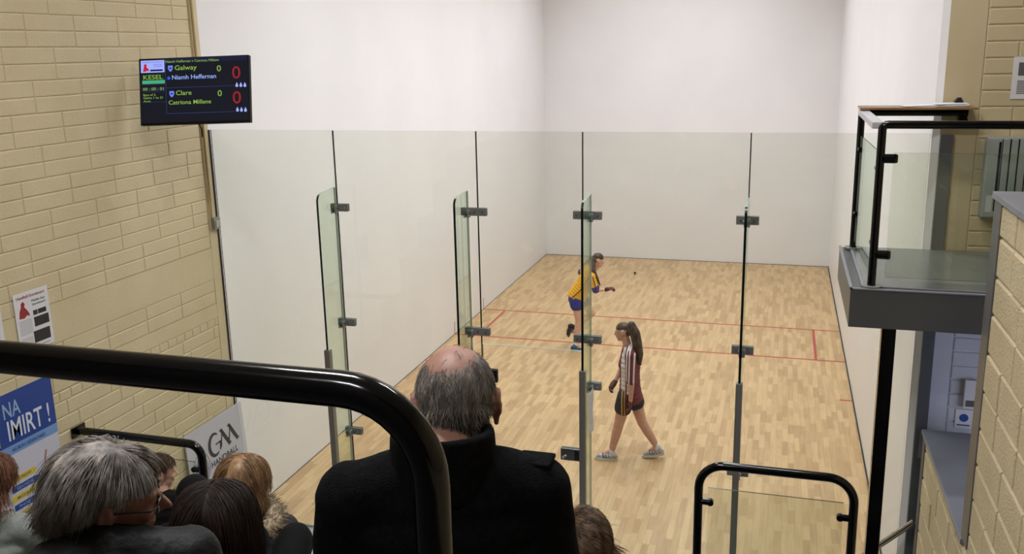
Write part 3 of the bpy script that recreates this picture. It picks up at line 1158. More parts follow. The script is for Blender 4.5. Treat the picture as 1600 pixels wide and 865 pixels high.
for q in ((0.0, 0.16, 0.135, 0.23), (0.045, 0.245, 0.12, 0.28), (0.0, 0.245, 0.04, 0.28), (-0.02, 0.045, 0.13, 0.13)):
    sheet_poly(e, [(q[0], q[1]), (q[2], q[1]), (q[2], q[3]), (q[0], q[3])], INK, 'screen_picture')
on_sheet(e, 'www.handball.ie', 0.0, 0.018, 0.011, INKG, 0.12)
e = wall_sheet('wall_poster', 'second white sheet on the block wall, cut off by the left picture edge', 'poster', -2.92, -2.66, 2.60, 3.02, 'paper')
for i in range(14):
    sheet_poly(e, [(-0.1, 0.36 - i * 0.022), (0.1, 0.36 - i * 0.022), (0.1, 0.364 - i * 0.022), (-0.1, 0.364 - i * 0.022)], INKG, 'printed_line')

# large blue and white poster
e = wall_sheet('wall_poster', 'large blue and white poster with yellow and white lettering on the block wall', 'poster', -3.22, -2.325, 1.05, 2.325, pm('poster_white', (206, 205, 218), 0.5), x=0.008, th=0.003)
# local y: right edge +0.4475, top 1.275
PBL = pm('poster_blue', (30, 66, 146), 0.45)
PLB = pm('poster_light_blue', (120, 156, 208), 0.45)
PYE = pm('poster_yellow', (222, 196, 50), 0.45)
PW = pm('poster_lettering_white', (220, 226, 236), 0.5)
PLT = pm('poster_pale_lettering', (150, 180, 214), 0.5)
YR = 0.4475
sheet_poly(e, [(-YR, 0.90), (YR, 0.90), (YR, 1.275), (-YR, 1.275)], PBL, 'blue_band', 0.003)
sheet_poly(e, [(-YR, 0.83), (YR, 0.83), (YR, 0.90), (-YR, 0.90)], PLB, 'pale_band', 0.003)
on_sheet(e, 'DO NA', YR - 0.64, 1.10, 0.11, PLT, 0.34, 0.0036, bold=0.0015)
on_sheet(e, '\u00cd', YR - 0.54, 0.925, 0.145, PYE, 0.05, 0.0036, bold=0.0018)
on_sheet(e, 'IMIRT !', YR - 0.43, 0.935, 0.145, PW, 0.375, 0.0036, bold=0.0018)
on_sheet(e, 'AG BUN OIDEACHAIS', YR - 0.42, 0.85, 0.028, PBL, 0.30, 0.0036)
on_sheet(e, 'IMHNIGH...', YR - 0.66, 0.72, 0.062, PBL, 0.27, 0.0036, bold=0.0015)
for i, s in enumerate(('NEED PHOTO', 'SEOIDE', 'AN CLUICHE', 'PHOBAIL', 'PEIL AN SCEAL', 'SCOILE')):
    z = 0.645 - i * 0.068
    y1 = YR - 0.24 + 0.01 * (i % 2)
    sheet_poly(e, [(y1 - 0.24, z - 0.022), (y1 - 0.015, z - 0.022), (y1 + (0.02 if i % 2 else 0), z), (y1 - 0.015, z + 0.022), (y1 - 0.24, z + 0.022)], PBL if i % 2 else PYE, 'caption_arrow', 0.003)
    on_sheet(e, s, y1 - 0.20, z - 0.011, 0.022, PLT if i % 2 else PBL, 0.15, 0.0036)
# photo print: one player reaching up, another crouching
sheet_poly(e, [(YR - 0.19, 0.40), (YR - 0.03, 0.40), (YR - 0.03, 0.50), (YR - 0.19, 0.50)], pm('photo_floor', (200, 176, 130), 0.5), 'photo_print', 0.003)
SK = pm('photo_skin', (170, 120, 96), 0.5); NV = pm('photo_navy', (38, 42, 92), 0.5); MR = pm('photo_maroon', (160, 52, 62), 0.5)
sheet_poly(e, [(YR - 0.155, 0.46), (YR - 0.145, 0.56), (YR - 0.15, 0.60), (YR - 0.12, 0.625), (YR - 0.09, 0.60), (YR - 0.10, 0.55), (YR - 0.095, 0.46), (YR - 0.12, 0.50)], NV, 'photo_player', 0.0036)
sheet_poly(e, [(YR - 0.135, 0.64 + 0.0), (YR - 0.115, 0.625), (YR - 0.10, 0.64), (YR - 0.105, 0.67), (YR - 0.125, 0.67)], SK, 'photo_player', 0.0042)
sheet_poly(e, [(YR - 0.155, 0.61), (YR - 0.145, 0.60), (YR - 0.145, 0.68), (YR - 0.125, 0.74), (YR - 0.138, 0.745), (YR - 0.16, 0.68)], SK, 'photo_player', 0.0042)
sheet_poly(e, [(YR - 0.16, 0.26), (YR - 0.02, 0.26), (YR - 0.02, 0.39), (YR - 0.07, 0.41), (YR - 0.13, 0.36)], MR, 'photo_player', 0.0036)

# leaning association board
e = wall_sheet('leaning_board', 'white handball association board with blue crest leaning on the block wall', 'board', -0.945, -0.05, 0.0, 1.245, pm('board_white', (192, 192, 200), 0.45), x=0.075, th=0.012, lean=0.05)
e.location.z = -0.02
T2 = 0.0125


def stroke(e, pts, ws, mat, name, th=T2):
    L, Rr = [], []
    n = len(pts)
    for i, (x, y) in enumerate(pts):
        a = pts[min(i + 1, n - 1)]; c = pts[max(i - 1, 0)]
        dx, dy = a[0] - c[0], a[1] - c[1]
        l = math.hypot(dx, dy) or 1
        w_ = ws[i] / 2 if isinstance(ws, (list, tuple)) else ws / 2
        L.append((x - dy / l * w_, y + dx / l * w_)); Rr.append((x + dy / l * w_, y - dx / l * w_))
    b = MB()
    k = len(L)
    vs = [(th, p[0], p[1]) for p in L + Rr] + [(th + 0.0006, p[0], p[1]) for p in L + Rr]
    fs = []
    for i in range(k - 1):
        fs.append((2 * k + i, 2 * k + i + 1, 3 * k + i + 1, 3 * k + i))
        fs.append((i, k + i, k + i + 1, i + 1))
        fs.append((i, i + 1, 2 * k + i + 1, 2 * k + i))
        fs.append((k + i, 3 * k + i, 3 * k + i + 1, k + i + 1))
    b.add(vs, fs)
    return b.build(name, mat, e)


INK2 = pm('logo_charcoal', (52, 52, 58), 0.5)
# G of the logo (local y, z)
g0, g1 = -0.04, 1.0
G = [(g0 + 0.085 * math.cos(t) * 1.0, g1 + 0.105 * math.sin(t)) for t in [math.radians(a) for a in range(52, 318, 14)]]
stroke(e, G, [0.014 + 0.030 * math.sin(PI * i / (len(G) - 1)) for i in range(len(G))], INK2, 'logo_letter')
stroke(e, [(g0 + 0.01, g1 - 0.005), (g0 + 0.085, g1 + 0.0), (g0 + 0.075, g1 - 0.08)], [0.016, 0.026, 0.016], INK2, 'logo_letter')
for k, yo in enumerate((0.145, 0.275)):
    stroke(e, [(g0 + yo - 0.055, g1 + 0.095), (g0 + yo - 0.03, g1 + 0.10), (g0 + yo + 0.03, g1 + 0.0), (g0 + yo + 0.085, g1 - 0.085), (g0 + yo + 0.11, g1 - 0.075)], [0.010, 0.036, 0.044, 0.040, 0.010], INK2, 'logo_letter')
    stroke(e, [(g0 + yo - 0.015, g1 + 0.09), (g0 + yo - 0.035, g1 + 0.01), (g0 + yo - 0.055, g1 - 0.055), (g0 + yo - 0.08, g1 - 0.075)], [0.012, 0.018, 0.026, 0.010], INK2, 'logo_letter')
on_sheet(e, 'HANDBALL', g0 - 0.09, 0.80, 0.058, INK2, 0.43, T2, bold=0.001)
# round crest
CY, CZ = -0.275, 0.86
ring = [(CY + 0.125 * math.cos(a), CZ + 0.15 * math.sin(a)) for a in [2 * PI * i / 40 for i in range(41)]]
stroke(e, ring, 0.005, INK2, 'crest_ring')
ring = [(CY + 0.095 * math.cos(a), CZ + 0.115 * math.sin(a)) for a in [2 * PI * i / 40 for i in range(41)]]
stroke(e, ring, 0.004, INK2, 'crest_ring')
sheet_poly(e, [(CY + 0.085 * math.cos(a), CZ + 0.10 * math.sin(a)) for a in [2 * PI * i / 28 for i in range(28)]], pm('crest_sky_blue', (96, 134, 180), 0.5), 'crest_disc', T2)
sheet_poly(e, [(CY - 0.07, CZ - 0.03), (CY - 0.03, CZ + 0.0), (CY + 0.02, CZ + 0.005), (CY + 0.07, CZ + 0.05), (CY + 0.078, CZ + 0.015), (CY + 0.03, CZ - 0.04), (CY - 0.03, CZ - 0.04)], pm('crest_brown', (120, 104, 104), 0.5), 'crest_hand', T2 + 0.0006)
for i, ch in enumerate('COMHAIRLE LIATHROIDE'):
    if ch == ' ':
        continue
    a = PI * (1.12 + 0.042 * i)
    c_ = Vector((T2 + 0.0003, CY + 0.110 * math.cos(a), CZ + 0.132 * math.sin(a)))
    text(ch, 0.026, INK2, e, c_, (0, -math.sin(a), math.cos(a)), (0, -math.cos(a), -math.sin(a)), 'crest_letter', depth=0.0002, align='CENTER')
on_sheet(e, 'LAIMHE', CY - 0.05, CZ - 0.20, 0.022, INK2, 0.10, T2)
# faint grey player printed in the background
sheet_poly(e, [(0.02, 0.42), (0.07, 0.52), (0.13, 0.58), (0.17, 0.66), (0.235, 0.77), (0.255, 0.75), (0.215, 0.64), (0.24, 0.56), (0.20, 0.50), (0.16, 0.42), (0.11, 0.40), (0.10, 0.46)], pm('faint_print', (168, 165, 172), 0.5), 'printed_figure', T2, 0.0003)

# bare wooden post by the wall
b = MB(); b.box(-0.02, 0.02, -0.02, 0.02, 0.0, 0.80, bev=0.004)
b.box(-0.05, 0.05, -0.05, 0.05, 0.0, 0.02, bev=0.004)
o = b.build('wooden_post', pm('olive_brown_wood', (122, 100, 62), 0.6, var=0.15)); o.location = (1.14, -2.50, 0.852)
tag(o, 'short wooden post between the seated boy and the black beanie', 'post')

# ball in play
b = bmesh.new(); bmesh.ops.create_uvsphere(b, u_segments=16, v_segments=10, radius=0.024)
me = bpy.data.meshes.new('handball'); b.to_mesh(me); b.free(); me.materials.append(pm('dark_rubber', (42, 34, 40), 0.6, var=0.1))
me.polygons.foreach_set('use_smooth', [True] * len(me.polygons))
o = bpy.data.objects.new('handball', me); COL.objects.link(o); o.location = (2.26, 10.75, 0.0255)
tag(o, 'small dark handball on the court near the front wall', 'ball')

# ------------------------------------------------------------------ spectator tiers
e = empty('spectator_stand', (3.0, -5.0, 0.0))
tag(e, 'dark stepped spectator stand under the seated people', 'stand')
L0 = Vector((3.0, -5.0, 0.0))
TIERS = [(-8.99, -6.2, 3.0), (-6.2, -5.55, 2.62), (-5.55, -4.9, 2.18), (-4.9, -4.2, 1.75), (-4.2, -3.5, 1.3), (-3.5, -2.05, 0.85)]
for y0, y1, z in TIERS:
    b = MB(); b.box(0.01 - 3, 4.78 - 3, y0 + 5, y1 + 5, -0.019, z - 0.0)
    b.build('tier', 'tier', e)
for i in range(9):
    y0 = -6.2 + i * 0.46
    b = MB(); b.box(4.785 - 3, 6.18 - 3, (-8.99 if i == 0 else y0 - 0.46) + 5, y0 + 5, -0.019, 3.0 - i * 0.265)
    b.build('aisle_step', 'tier', e)

# ------------------------------------------------------------------ people
V = Vector


def frame_from(axis, lat):
    """basis with z along axis and x close to lat"""
    z_ = V(axis).normalized()
    x_ = V(lat); x_ = (x_ - z_ * x_.dot(z_)).normalized()
    y_ = z_.cross(x_)
    return Matrix((x_, y_, z_)).transposed()


def cap(p0, r0, p1, r1):
    return ('c', V(p0), r0, V(p1), r1)


def ell(c, r, R=None):
    return ('e', V(c), r, R if R is not None else Matrix.Identity(3))


def limb(pts, rs):
    return [cap(pts[i], rs[i], pts[i + 1], rs[i + 1]) for i in range(len(pts) - 1)]


def slab(p0, p1, lat, w, d, n=9):
    """flattened trunk from p0 to p1; w, d are lists of half widths and half depths"""
    p0, p1 = V(p0), V(p1)
    R = frame_from(p1 - p0, lat)
    L = (p1 - p0).length
    out = []
    for i in range(n):
        t = i / (n - 1)
        f = t * (len(w) - 1); k = min(int(f), len(w) - 2); u = f - k
        ww = w[k] * (1 - u) + w[k + 1] * u
        dd = d[k] * (1 - u) + d[k + 1] * u
        out.append(ell(p0.lerp(p1, t), (ww, dd, L / (n - 1) * 1.15), R))
    return out


_tex = bpy.data.textures.new('cloth_folds', 'CLOUDS')
_tex.noise_scale = 0.11
_tex.noise_depth = 3


def blob(name, prims, mat, parent, voxel=0.008, smooth=3, folds=0.0, extra=None):
    bm = bmesh.new()
    for p in prims:
        if p[0] == 'c':
            _, a, ra, b_, rb = p
            d = b_ - a
            L = d.length
            for c_, r_ in ((a, ra), (b_, rb)):
                g = bmesh.ops.create_icosphere(bm, subdivisions=2 if r_ < 0.03 else 3, radius=r_)
                bmesh.ops.translate(bm, vec=c_, verts=g['verts'])
            if L > 1e-5:
                g = bmesh.ops.create_cone(bm, cap_ends=True, segments=20, radius1=ra, radius2=rb, depth=L)
                Q = d.to_track_quat('Z', 'Y').to_matrix().to_4x4()
                Q.translation = (a + b_) / 2
                bmesh.ops.transform(bm, matrix=Q, verts=g['verts'])
        else:
            _, c_, r_, R = p
            g = bmesh.ops.create_icosphere(bm, subdivisions=3, radius=1)
            Q = R.to_4x4() @ Matrix.Diagonal((r_[0], r_[1], r_[2], 1))
            Q.translation = c_
            bmesh.ops.transform(bm, matrix=Q, verts=g['verts'])
    me = bpy.data.meshes.new(name)
    bm.to_mesh(me); bm.free()
    o = bpy.data.objects.new(name, me)
    COL.objects.link(o)
    m = o.modifiers.new('r', 'REMESH'); m.mode = 'VOXEL'; m.voxel_size = voxel
    if smooth:
        m = o.modifiers.new('s', 'SMOOTH'); m.iterations = smooth; m.factor = 0.6
    if folds:
        m = o.modifiers.new('d', 'DISPLACE'); m.texture = _tex; m.strength = folds; m.mid_level = 0.5; m.texture_coords = 'LOCAL'
    bpy.context.view_layer.update()
    dg = bpy.context.evaluated_depsgraph_get()
    me2 = bpy.data.meshes.new_from_object(o.evaluated_get(dg))
    o.modifiers.clear()
    o.data = me2
    bpy.data.meshes.remove(me)
    me2.name = name
    me2.materials.clear()
    me2.materials.append(M[mat] if isinstance(mat, str) else mat)
    if extra:
        vs0 = np.empty(len(me2.vertices) * 3); me2.vertices.foreach_get('co', vs0)
        fs0 = [tuple(p.vertices) for p in me2.polygons]
        vs0 = [tuple(q) for q in vs0.reshape(-1, 3)]
        n0 = len(vs0)
        ev, ef = extra
        m3 = bpy.data.meshes.new(name)
        m3.from_pydata(vs0 + [tuple(q) for q in ev], [], fs0 + [tuple(n0 + i for i in f) for f in ef])
        m3.materials.append(me2.materials[0])
        o.data = m3
        me2 = m3
    me2.polygons.foreach_set('use_smooth', [True] * len(me2.polygons))
    o.parent = parent
    return o


def strands(Mh, c, r, n, seed, mask, flow, length, steps, lift, rad, fall=0.35, clump=0.0, jit=0.15, stop=None, puff=0.06):
    """hair fibres on an ellipsoid (centre c, radii r) of the head frame Mh; returns verts, faces"""
    g = np.random.default_rng(seed)
    vs, fs = [], []
    c = np.array(c, float); r = np.array(r, float)
    cnt = 0
    tries = 0
    while cnt < n and tries < n * 20:
        tries += 1
        u = g.normal(size=3); u /= np.linalg.norm(u)
        if not mask(u, g):
            continue
        p = c + r * u
        j = g.normal(size=3) * jit
        st = length(u, g) / steps
        path = [p.copy()]
        d = None
        for k in range(steps):
            q = (p - c) / r
            t = np.array(flow(q, k / steps), float) + j + np.array((0, 0, -fall)) * (k / steps)
            nrm = q / r; nrm /= np.linalg.norm(nrm)
            if np.linalg.norm(q) < 1.25:
                dn = t @ nrm
                if dn < 0 or q[2] > -0.25 or q[1] > 0:
                    t = t - nrm * (dn - puff)
            t /= max(1e-6, np.linalg.norm(t))
            d = t if d is None else d * 0.55 + t * 0.45
            p = p + d * st
            q = (p - c) / r
            m_ = 1 + lift * min(1, (k + 1) / 2.5) + 0.012 * j[0]
            l = np.linalg.norm(q)
            if l < m_:
                p = c + r * q / l * m_
            path.append(p.copy())
            if stop is not None and k > 1 and stop(q):
                break
        path = np.array(path)
        N = len(path)
        if N < 3:
            continue
        o = len(vs)
        side = np.cross(path[-1] - path[0], g.normal(size=3)); side /= max(1e-9, np.linalg.norm(side))
        for k in range(N):
            tg = path[min(k + 1, N - 1)] - path[max(k - 1, 0)]
            tg /= max(1e-9, np.linalg.norm(tg))
            s_ = side - tg * (side @ tg); s_ /= max(1e-9, np.linalg.norm(s_))
            b_ = np.cross(tg, s_)
            rr_ = rad * (1 - 0.75 * (k / (N - 1)) ** 2)
            for a in range(3):
                vs.append(path[k] + (s_ * math.cos(a * 2.0944) + b_ * math.sin(a * 2.0944)) * rr_)
        for k in range(N - 1):
            for a in range(3):
                a2 = (a + 1) % 3
                fs.append((o + k * 3 + a, o + k * 3 + a2, o + k * 3 + 3 + a2, o + k * 3 + 3 + a))
        cnt += 1
    A = np.array(Mh)
    vs = np.array(vs) @ A[:3, :3].T + A[:3, 3]
    return vs, fs


def hair_mat(name, c1, c2, rough=0.45, sheen=0.0):
    return pm(name, c1, rough, rgb2=c2, vscale=38, stretch=(1, 1, 0.35), spec=0.35)


SKINS = {}


def skin(name, rgb, rgb2=None):
    m = pm(name, rgb, 0.5, rgb2=rgb2 or tuple(min(255, c + 8) for c in rgb), vscale=22, bump=0.06, bscale=160)
    m.node_tree.nodes['Principled BSDF'].inputs['Subsurface Weight'].default_value = 0.08
    m.node_tree.nodes['Principled BSDF'].inputs['Subsurface Radius'].default_value = (0.01, 0.004, 0.002)
    m.node_tree.nodes['Principled BSDF'].inputs['Subsurface Scale'].default_value = 0.5
    return m


def head_frame(pos, yaw, pitch, roll=0.0, s=1.0):
    """+y of the frame is where the face looks"""
    R = (Matrix.Rotation(yaw, 3, 'Z') @ Matrix.Rotation(pitch, 3, 'X') @ Matrix.Rotation(roll, 3, 'Y'))
    m = R.to_4x4() @ Matrix.Scale(s, 4)
    m.translation = V(pos)
    return m


def head_prims(Mh, s=1.0, jaw=1.0, nose=1.0, ears=True):
    R3 = Mh.to_3x3().normalized()

    def P(x, y, z):
        return Mh @ V((x, y, z))

    def E(c, r, e=(0, 0, 0)):
        return ell(P(*c), tuple(q * s for q in r), R3 @ Euler(e).to_matrix())

    out = [E((0, -0.012, 0.03), (0.074, 0.096, 0.088)),
           E((0, 0.018, 0.01), (0.066, 0.074, 0.085)),
           E((0, 0.028, -0.045), (0.055 * jaw, 0.058, 0.062)),
           E((0, 0.052, -0.088), (0.030 * jaw, 0.030, 0.022)),
           E((0, 0.078, 0.022), (0.048, 0.014, 0.012)),
           E((0.030, 0.068, -0.022), (0.022, 0.018, 0.02)), E((-0.030, 0.068, -0.022), (0.022, 0.018, 0.02)),
           cap(P(0, 0.088, 0.012), 0.008 * s, P(0, 0.106 * nose, -0.022), 0.0115 * s),
           E((0.010, 0.096, -0.028), (0.008, 0.010, 0.007)), E((-0.010, 0.096, -0.028), (0.008, 0.010, 0.007)),
           E((0, 0.083, -0.052), (0.023, 0.011, 0.006)), E((0, 0.082, -0.062), (0.020, 0.012, 0.007)),
           cap(P(0.045 * jaw, 0.0, -0.055), 0.016 * s, P(0.02 * jaw, 0.055, -0.09), 0.016 * s),
           cap(P(-0.045 * jaw, 0.0, -0.055), 0.016 * s, P(-0.02 * jaw, 0.055, -0.09), 0.016 * s)]
    if ears:
        for sg in (1, -1):
            for a in range(9):      # ear rim
                t0 = -0.6 + a * 0.48; t1 = t0 + 0.48
                out.append(cap(P(sg * 0.083, -0.012 - 0.017 * math.cos(t0) * 0.9, 0.0 + 0.031 * math.sin(t0)), 0.0048 * s,
                               P(sg * 0.083, -0.012 - 0.017 * math.cos(t1) * 0.9, 0.0 + 0.031 * math.sin(t1)), 0.0048 * s))
            out.append(E((sg * 0.077, -0.009, -0.002), (0.008, 0.017, 0.028), (0, 0, sg * 0.25)))
            out.append(E((sg * 0.076, -0.002, -0.030), (0.007, 0.009, 0.010)))
    return out


def hand_prims(wrist, d, palm, side, s=1.0, curl=0.5):
    """palm block with four bent fingers and a thumb; d points along the hand, palm is the palm normal, side=+1 puts the thumb on d x palm"""
    d, palm = V(d).normalized(), V(palm).normalized()
    palm = (palm - d * palm.dot(d)).normalized()
    lt = d.cross(palm) * side
    w = V(wrist)
    out = []
    for k, off in enumerate((0.028, 0.010, -0.009, -0.027)):
        kn = w + d * (0.085 - 0.004 * abs(k - 1)) * s + lt * off * s
        out.append(cap(w + lt * off * 0.5 * s + d * 0.01 * s, 0.016 * s, kn, 0.0115 * s))
        ln = (0.038, 0.043, 0.040, 0.032)[k] * s
        a = 0.0
        p = kn
        rr_ = 0.0095
        for seg in range(3):
            a += curl * (0.7 if seg == 0 else 1.0)
            dd = d * math.cos(a) + palm * math.sin(a)
            q = p + dd * ln * (1, 0.65, 0.5)[seg]
            out.append(cap(p, rr_ * s, q, (rr_ - 0.001) * s))
            p = q; rr_ -= 0.001
    t0 = w + d * 0.022 * s + lt * 0.018 * s
    t1 = w + d * 0.052 * s + lt * 0.046 * s + palm * 0.012 * s
    t2 = w + d * 0.085 * s + lt * 0.052 * s + palm * 0.024 * s
    out += [cap(t0, 0.014 * s, t1, 0.011 * s), cap(t1, 0.0105 * s, t2, 0.0085 * s)]
    return out


def rel(prims, o):
    res = []
    for p in prims:
        if p[0] == 'c':
            res.append(('c', p[1] - o, p[2], p[3] - o, p[4]))
        else:
            res.append(('e', p[1] - o, p[2], p[3]))
    return res


def shift(ex, o):
    return (ex[0] - np.array(o), ex[1])


def local(Mh, o):
    m = Mh.copy(); m.translation = m.translation - V(o)
    return m


def sitter(label, head, h_yaw, h_pitch, b_yaw, s, seat, foot, skin_m, jacket, trousers, cat='person', shw=0.19, neck_drop=0.17,
           neck_back=0.035, slump=0.06, h_roll=0.0, jaw=1.0, voxel=0.008, jfold=0.018, shoulder_tilt=0.0, bulk=1.0, shoes=None,
           nose=1.0, collar=True, mats=None, sh_drop=0.07, xoff=0.0, collar_h=0.028, kneepos=None):
    """a seated figure: returns root, frames and key points (all in room coordinates)"""
    head = V(head)
    Mh = head_frame(head, h_yaw, h_pitch, h_roll, s)
    fw = V((-math.sin(b_yaw), math.cos(b_yaw), 0)); lat = V((math.cos(b_yaw), math.sin(b_yaw), 0))
    hb = Mh.to_3x3() @ V((0, -0.02, -0.05)) + head
    neck = head - V((0, 0, neck_drop * s)) - fw * neck_back * s + lat * xoff
    up = V((0, 0, 1))
    shz = neck - up * sh_drop * s
    pel = V((neck.x, neck.y, seat + 0.10 * s)) - fw * slump * s
    SL = shz - lat * shw * s - up * shoulder_tilt; SR = shz + lat * shw * s + up * shoulder_tilt
    knees, feet, elb, wri = [], [], [], []
    for sg in (-1, 1):
        hp = pel + lat * sg * 0.09 * s
        kz = foot + 0.47 * s
        kn = hp + fw * 0.42 * s + lat * sg * 0.05 * s; kn.z = kz
        if kneepos:
            kn = V(kneepos[0 if sg < 0 else 1])
        ft = kn + fw * 0.06 * s; ft.z = foot + 0.07
        knees.append(kn); feet.append(ft)
        S_ = SL if sg < 0 else SR
        torso_h = max(0.2, shz.z - pel.z)
        el = S_ + lat * sg * 0.04 * s + fw * 0.03 * s - up * min(0.28 * s, torso_h * 0.62)
        wr = kn - fw * 0.12 * s - lat * sg * 0.03 * s + up * 0.075 * s
        if (wr - el).length > 0.30 * s:
            wr = el + (wr - el).normalized() * 0.27 * s
        elb.append(el); wri.append(wr)
    o = V((pel.x, pel.y, foot))
    root = empty('person', o)
    tag(root, label, cat)
    # body: one continuous surface
    bp = head_prims(Mh, s, jaw, nose)
    bp += [cap(hb, 0.056 * s, neck, 0.06 * s)]
    bp += slab(pel, shz, lat, [0.13 * s, 0.125 * s, 0.15 * s, 0.13 * s], [0.09 * s, 0.085 * s, 0.09 * s, 0.06 * s])
    bp += [cap(shz + up * 0.03, 0.05 * s, SL, 0.045 * s), cap(shz + up * 0.03, 0.05 * s, SR, 0.045 * s)]
    for i, sg in enumerate((-1, 1)):
        S_ = (SL, SR)[i]
        bp += limb([S_, elb[i], wri[i]], [0.044 * s, 0.036 * s, 0.024 * s])
        hd = (knees[i] - wri[i]).normalized()
        hd = (hd + fw * 0.6).normalized()
        bp += hand_prims(wri[i], hd, (0, 0, -1), sg if False else -sg, s * 0.95, 0.35)
        bp += limb([pel + lat * sg * 0.085 * s, knees[i], feet[i]], [0.075 * s, 0.05 * s, 0.034 * s])
        bp += [cap(feet[i], 0.032 * s, feet[i] + fw * 0.14 * s - up * 0.02, 0.026 * s)]
    blob('body', rel(bp, o), skin_m, root, voxel=min(voxel, 0.0062))
    # jacket
    jb = bulk
    jp = slab(pel - up * 0.02, shz + up * 0.0, lat, [0.165 * s * jb, 0.165 * s * jb, 0.185 * s * jb, 0.165 * s * jb], [0.125 * s * jb, 0.12 * s * jb, 0.125 * s * jb, 0.095 * s * jb], 10)
    jp += [cap(shz + up * 0.035 * s - fw * 0.005, 0.075 * s * jb, SL, 0.062 * s * jb), cap(shz + up * 0.035 * s - fw * 0.005, 0.075 * s * jb, SR, 0.062 * s * jb)]
    for i in (0, 1):
        jp += limb([(SL, SR)[i], elb[i], wri[i]], [0.066 * s * jb, 0.056 * s * jb, 0.042 * s * jb])
    jk = blob('jacket', rel(jp, o), jacket, root, voxel=0.009, smooth=5, folds=jfold)
    if collar:
        cp = []
        for k in range(40):
            a = -PI / 2 - PI * 0.74 + k * (PI * 1.48 / 39)
            c0 = neck - up * 0.045 * s + (lat * math.cos(a) + fw * math.sin(a)) * 0.084 * s
            c1 = neck + up * (collar_h - 0.012 * math.sin(a)) * s + (lat * math.cos(a) + fw * math.sin(a)) * 0.086 * s
            cp.append(cap(c0, 0.018 * s, c1, 0.010 * s))
        blob('collar', rel(cp, o), jacket, root, voxel=0.006, smooth=3)
    tp = slab(pel - up * 0.06 * s, pel + up * 0.03 * s, lat, [0.15 * s, 0.15 * s], [0.12 * s, 0.12 * s], 4)
    for i, sg in enumerate((-1, 1)):
        tp += limb([pel + lat * sg * 0.085 * s, knees[i], feet[i] + up * 0.02], [0.092 * s, 0.066 * s, 0.052 * s])
    blob('trousers', rel(tp, o), trousers, root, voxel=0.01, smooth=4, folds=0.01)
    for i in (0, 1):
        sp = [cap(feet[i] - fw * 0.03 - up * 0.03, 0.038 * s, feet[i] + fw * 0.15 * s - up * 0.035, 0.034 * s), cap(feet[i], 0.045 * s, feet[i] + fw * 0.06 * s, 0.034 * s)]
        blob('shoe', rel(sp, o), shoes or 'blackm', root, voxel=0.009)
    return root, o, Mh, dict(neck=neck, shz=shz, pel=pel, knees=knees, feet=feet, fw=fw, lat=lat, SL=SL, SR=SR, elb=elb, wri=wri)


SK_OLD = skin('ruddy_skin', (162, 122, 110), (150, 104, 94))
SK_PALE = skin('fair_skin', (206, 160, 136), (214, 170, 148))
SK_SCALP = skin('scalp_skin', (178, 134, 116), (164, 118, 102))
WOOL = pm('black_wool_coat', (15, 15, 17), 0.95, var=0.3, vscale=60, bump=0.5, bscale=260, spec=0.12)
LEATHER = pm('black_leather', (7, 8, 13), 0.6, var=0.2, vscale=12, bump=0.25, bscale=90, spec=0.3)
DENIM = pm('dark_trousers', (24, 25, 32), 0.85, var=0.15, bump=0.2, bscale=200)
TRACK = pm('black_tracksuit', (7, 8, 10), 0.85, spec=0.2, var=0.2, bump=0.1, bscale=100)

# --- balding man in the black coat
root, o, Mh, K = sitter('balding grey-haired man in a black wool coat seen from behind the foreground rail', (4.445, -5.72, 3.852), 0.36, -0.36, 0.36, 1.06,
                        3.05, 2.62, SK_SCALP, WOOL, DENIM, shw=0.170, neck_drop=0.062, neck_back=0.085, sh_drop=0.074, shoulder_tilt=0.0, bulk=1.05, jfold=0.014, collar_h=0.048, xoff=-0.028)
HG = hair_mat('short_grey_hair', (104, 96, 88), (160, 152, 142), 0.6)


def m_bald(u, g):
    if u[1] > 0.72 and u[2] < 0.55:
        return False
    if u[2] < -0.62 or (u[2] < -0.2 and u[1] > 0.25):
        return False
    # the crown is thin
    if abs(u[0]) > 0.80 and u[2] < 0.10 and u[1] > -0.42:
        return False
    bald = max(0.0, 1 - (((u[0] + 0.1) / 0.85) ** 2 + ((u[1] + 0.2) / 1.0) ** 2 + ((u[2] - 0.9) / 0.85) ** 2))
    return g.random() > min(0.985, bald * 2.2)


ml = local(Mh, o)
ex = strands(ml, (0, -0.012, 0.026), (0.0745, 0.0965, 0.090), 6500, 5, m_bald, lambda q, t: (q[0] * 0.25, -0.25 - 0.3 * q[2], -0.9), lambda u, g: 0.012 + 0.010 * g.random(), 4, 0.018, 0.0006, jit=0.30, puff=0.12)
nape = strands(ml, (0, -0.024, -0.045), (0.060, 0.062, 0.09), 1200, 6, lambda u, g: u[1] < 0.05 and u[2] < 0.25 and u[2] > -0.75, lambda q, t: (q[0] * 0.3, -0.1, -1), lambda u, g: 0.012 + 0.010 * g.random(), 4, 0.03, 0.0006, jit=0.3, puff=0.1)
off = len(ex[0])
allv = np.vstack([ex[0], nape[0]]); allf = ex[1] + [tuple(i + off for i in f) for f in nape[1]]
hb_ = MB(); hb_.v = [tuple(q) for q in allv]; hb_.f = allf; hb_.m = [0] * len(allf)
hb_.build('hair', HG, root)
# coat shoulder tab
b = MB(); pS = K['SR'] - o
R_ = frame_from((0, 0, 1), K['lat'])
b.box(pS.x - 0.035, pS.x + 0.035, pS.y - 0.03, pS.y + 0.03, pS.z + 0.058, pS.z + 0.068, bev=0.005)
b.build('shoulder_tab', WOOL, root)

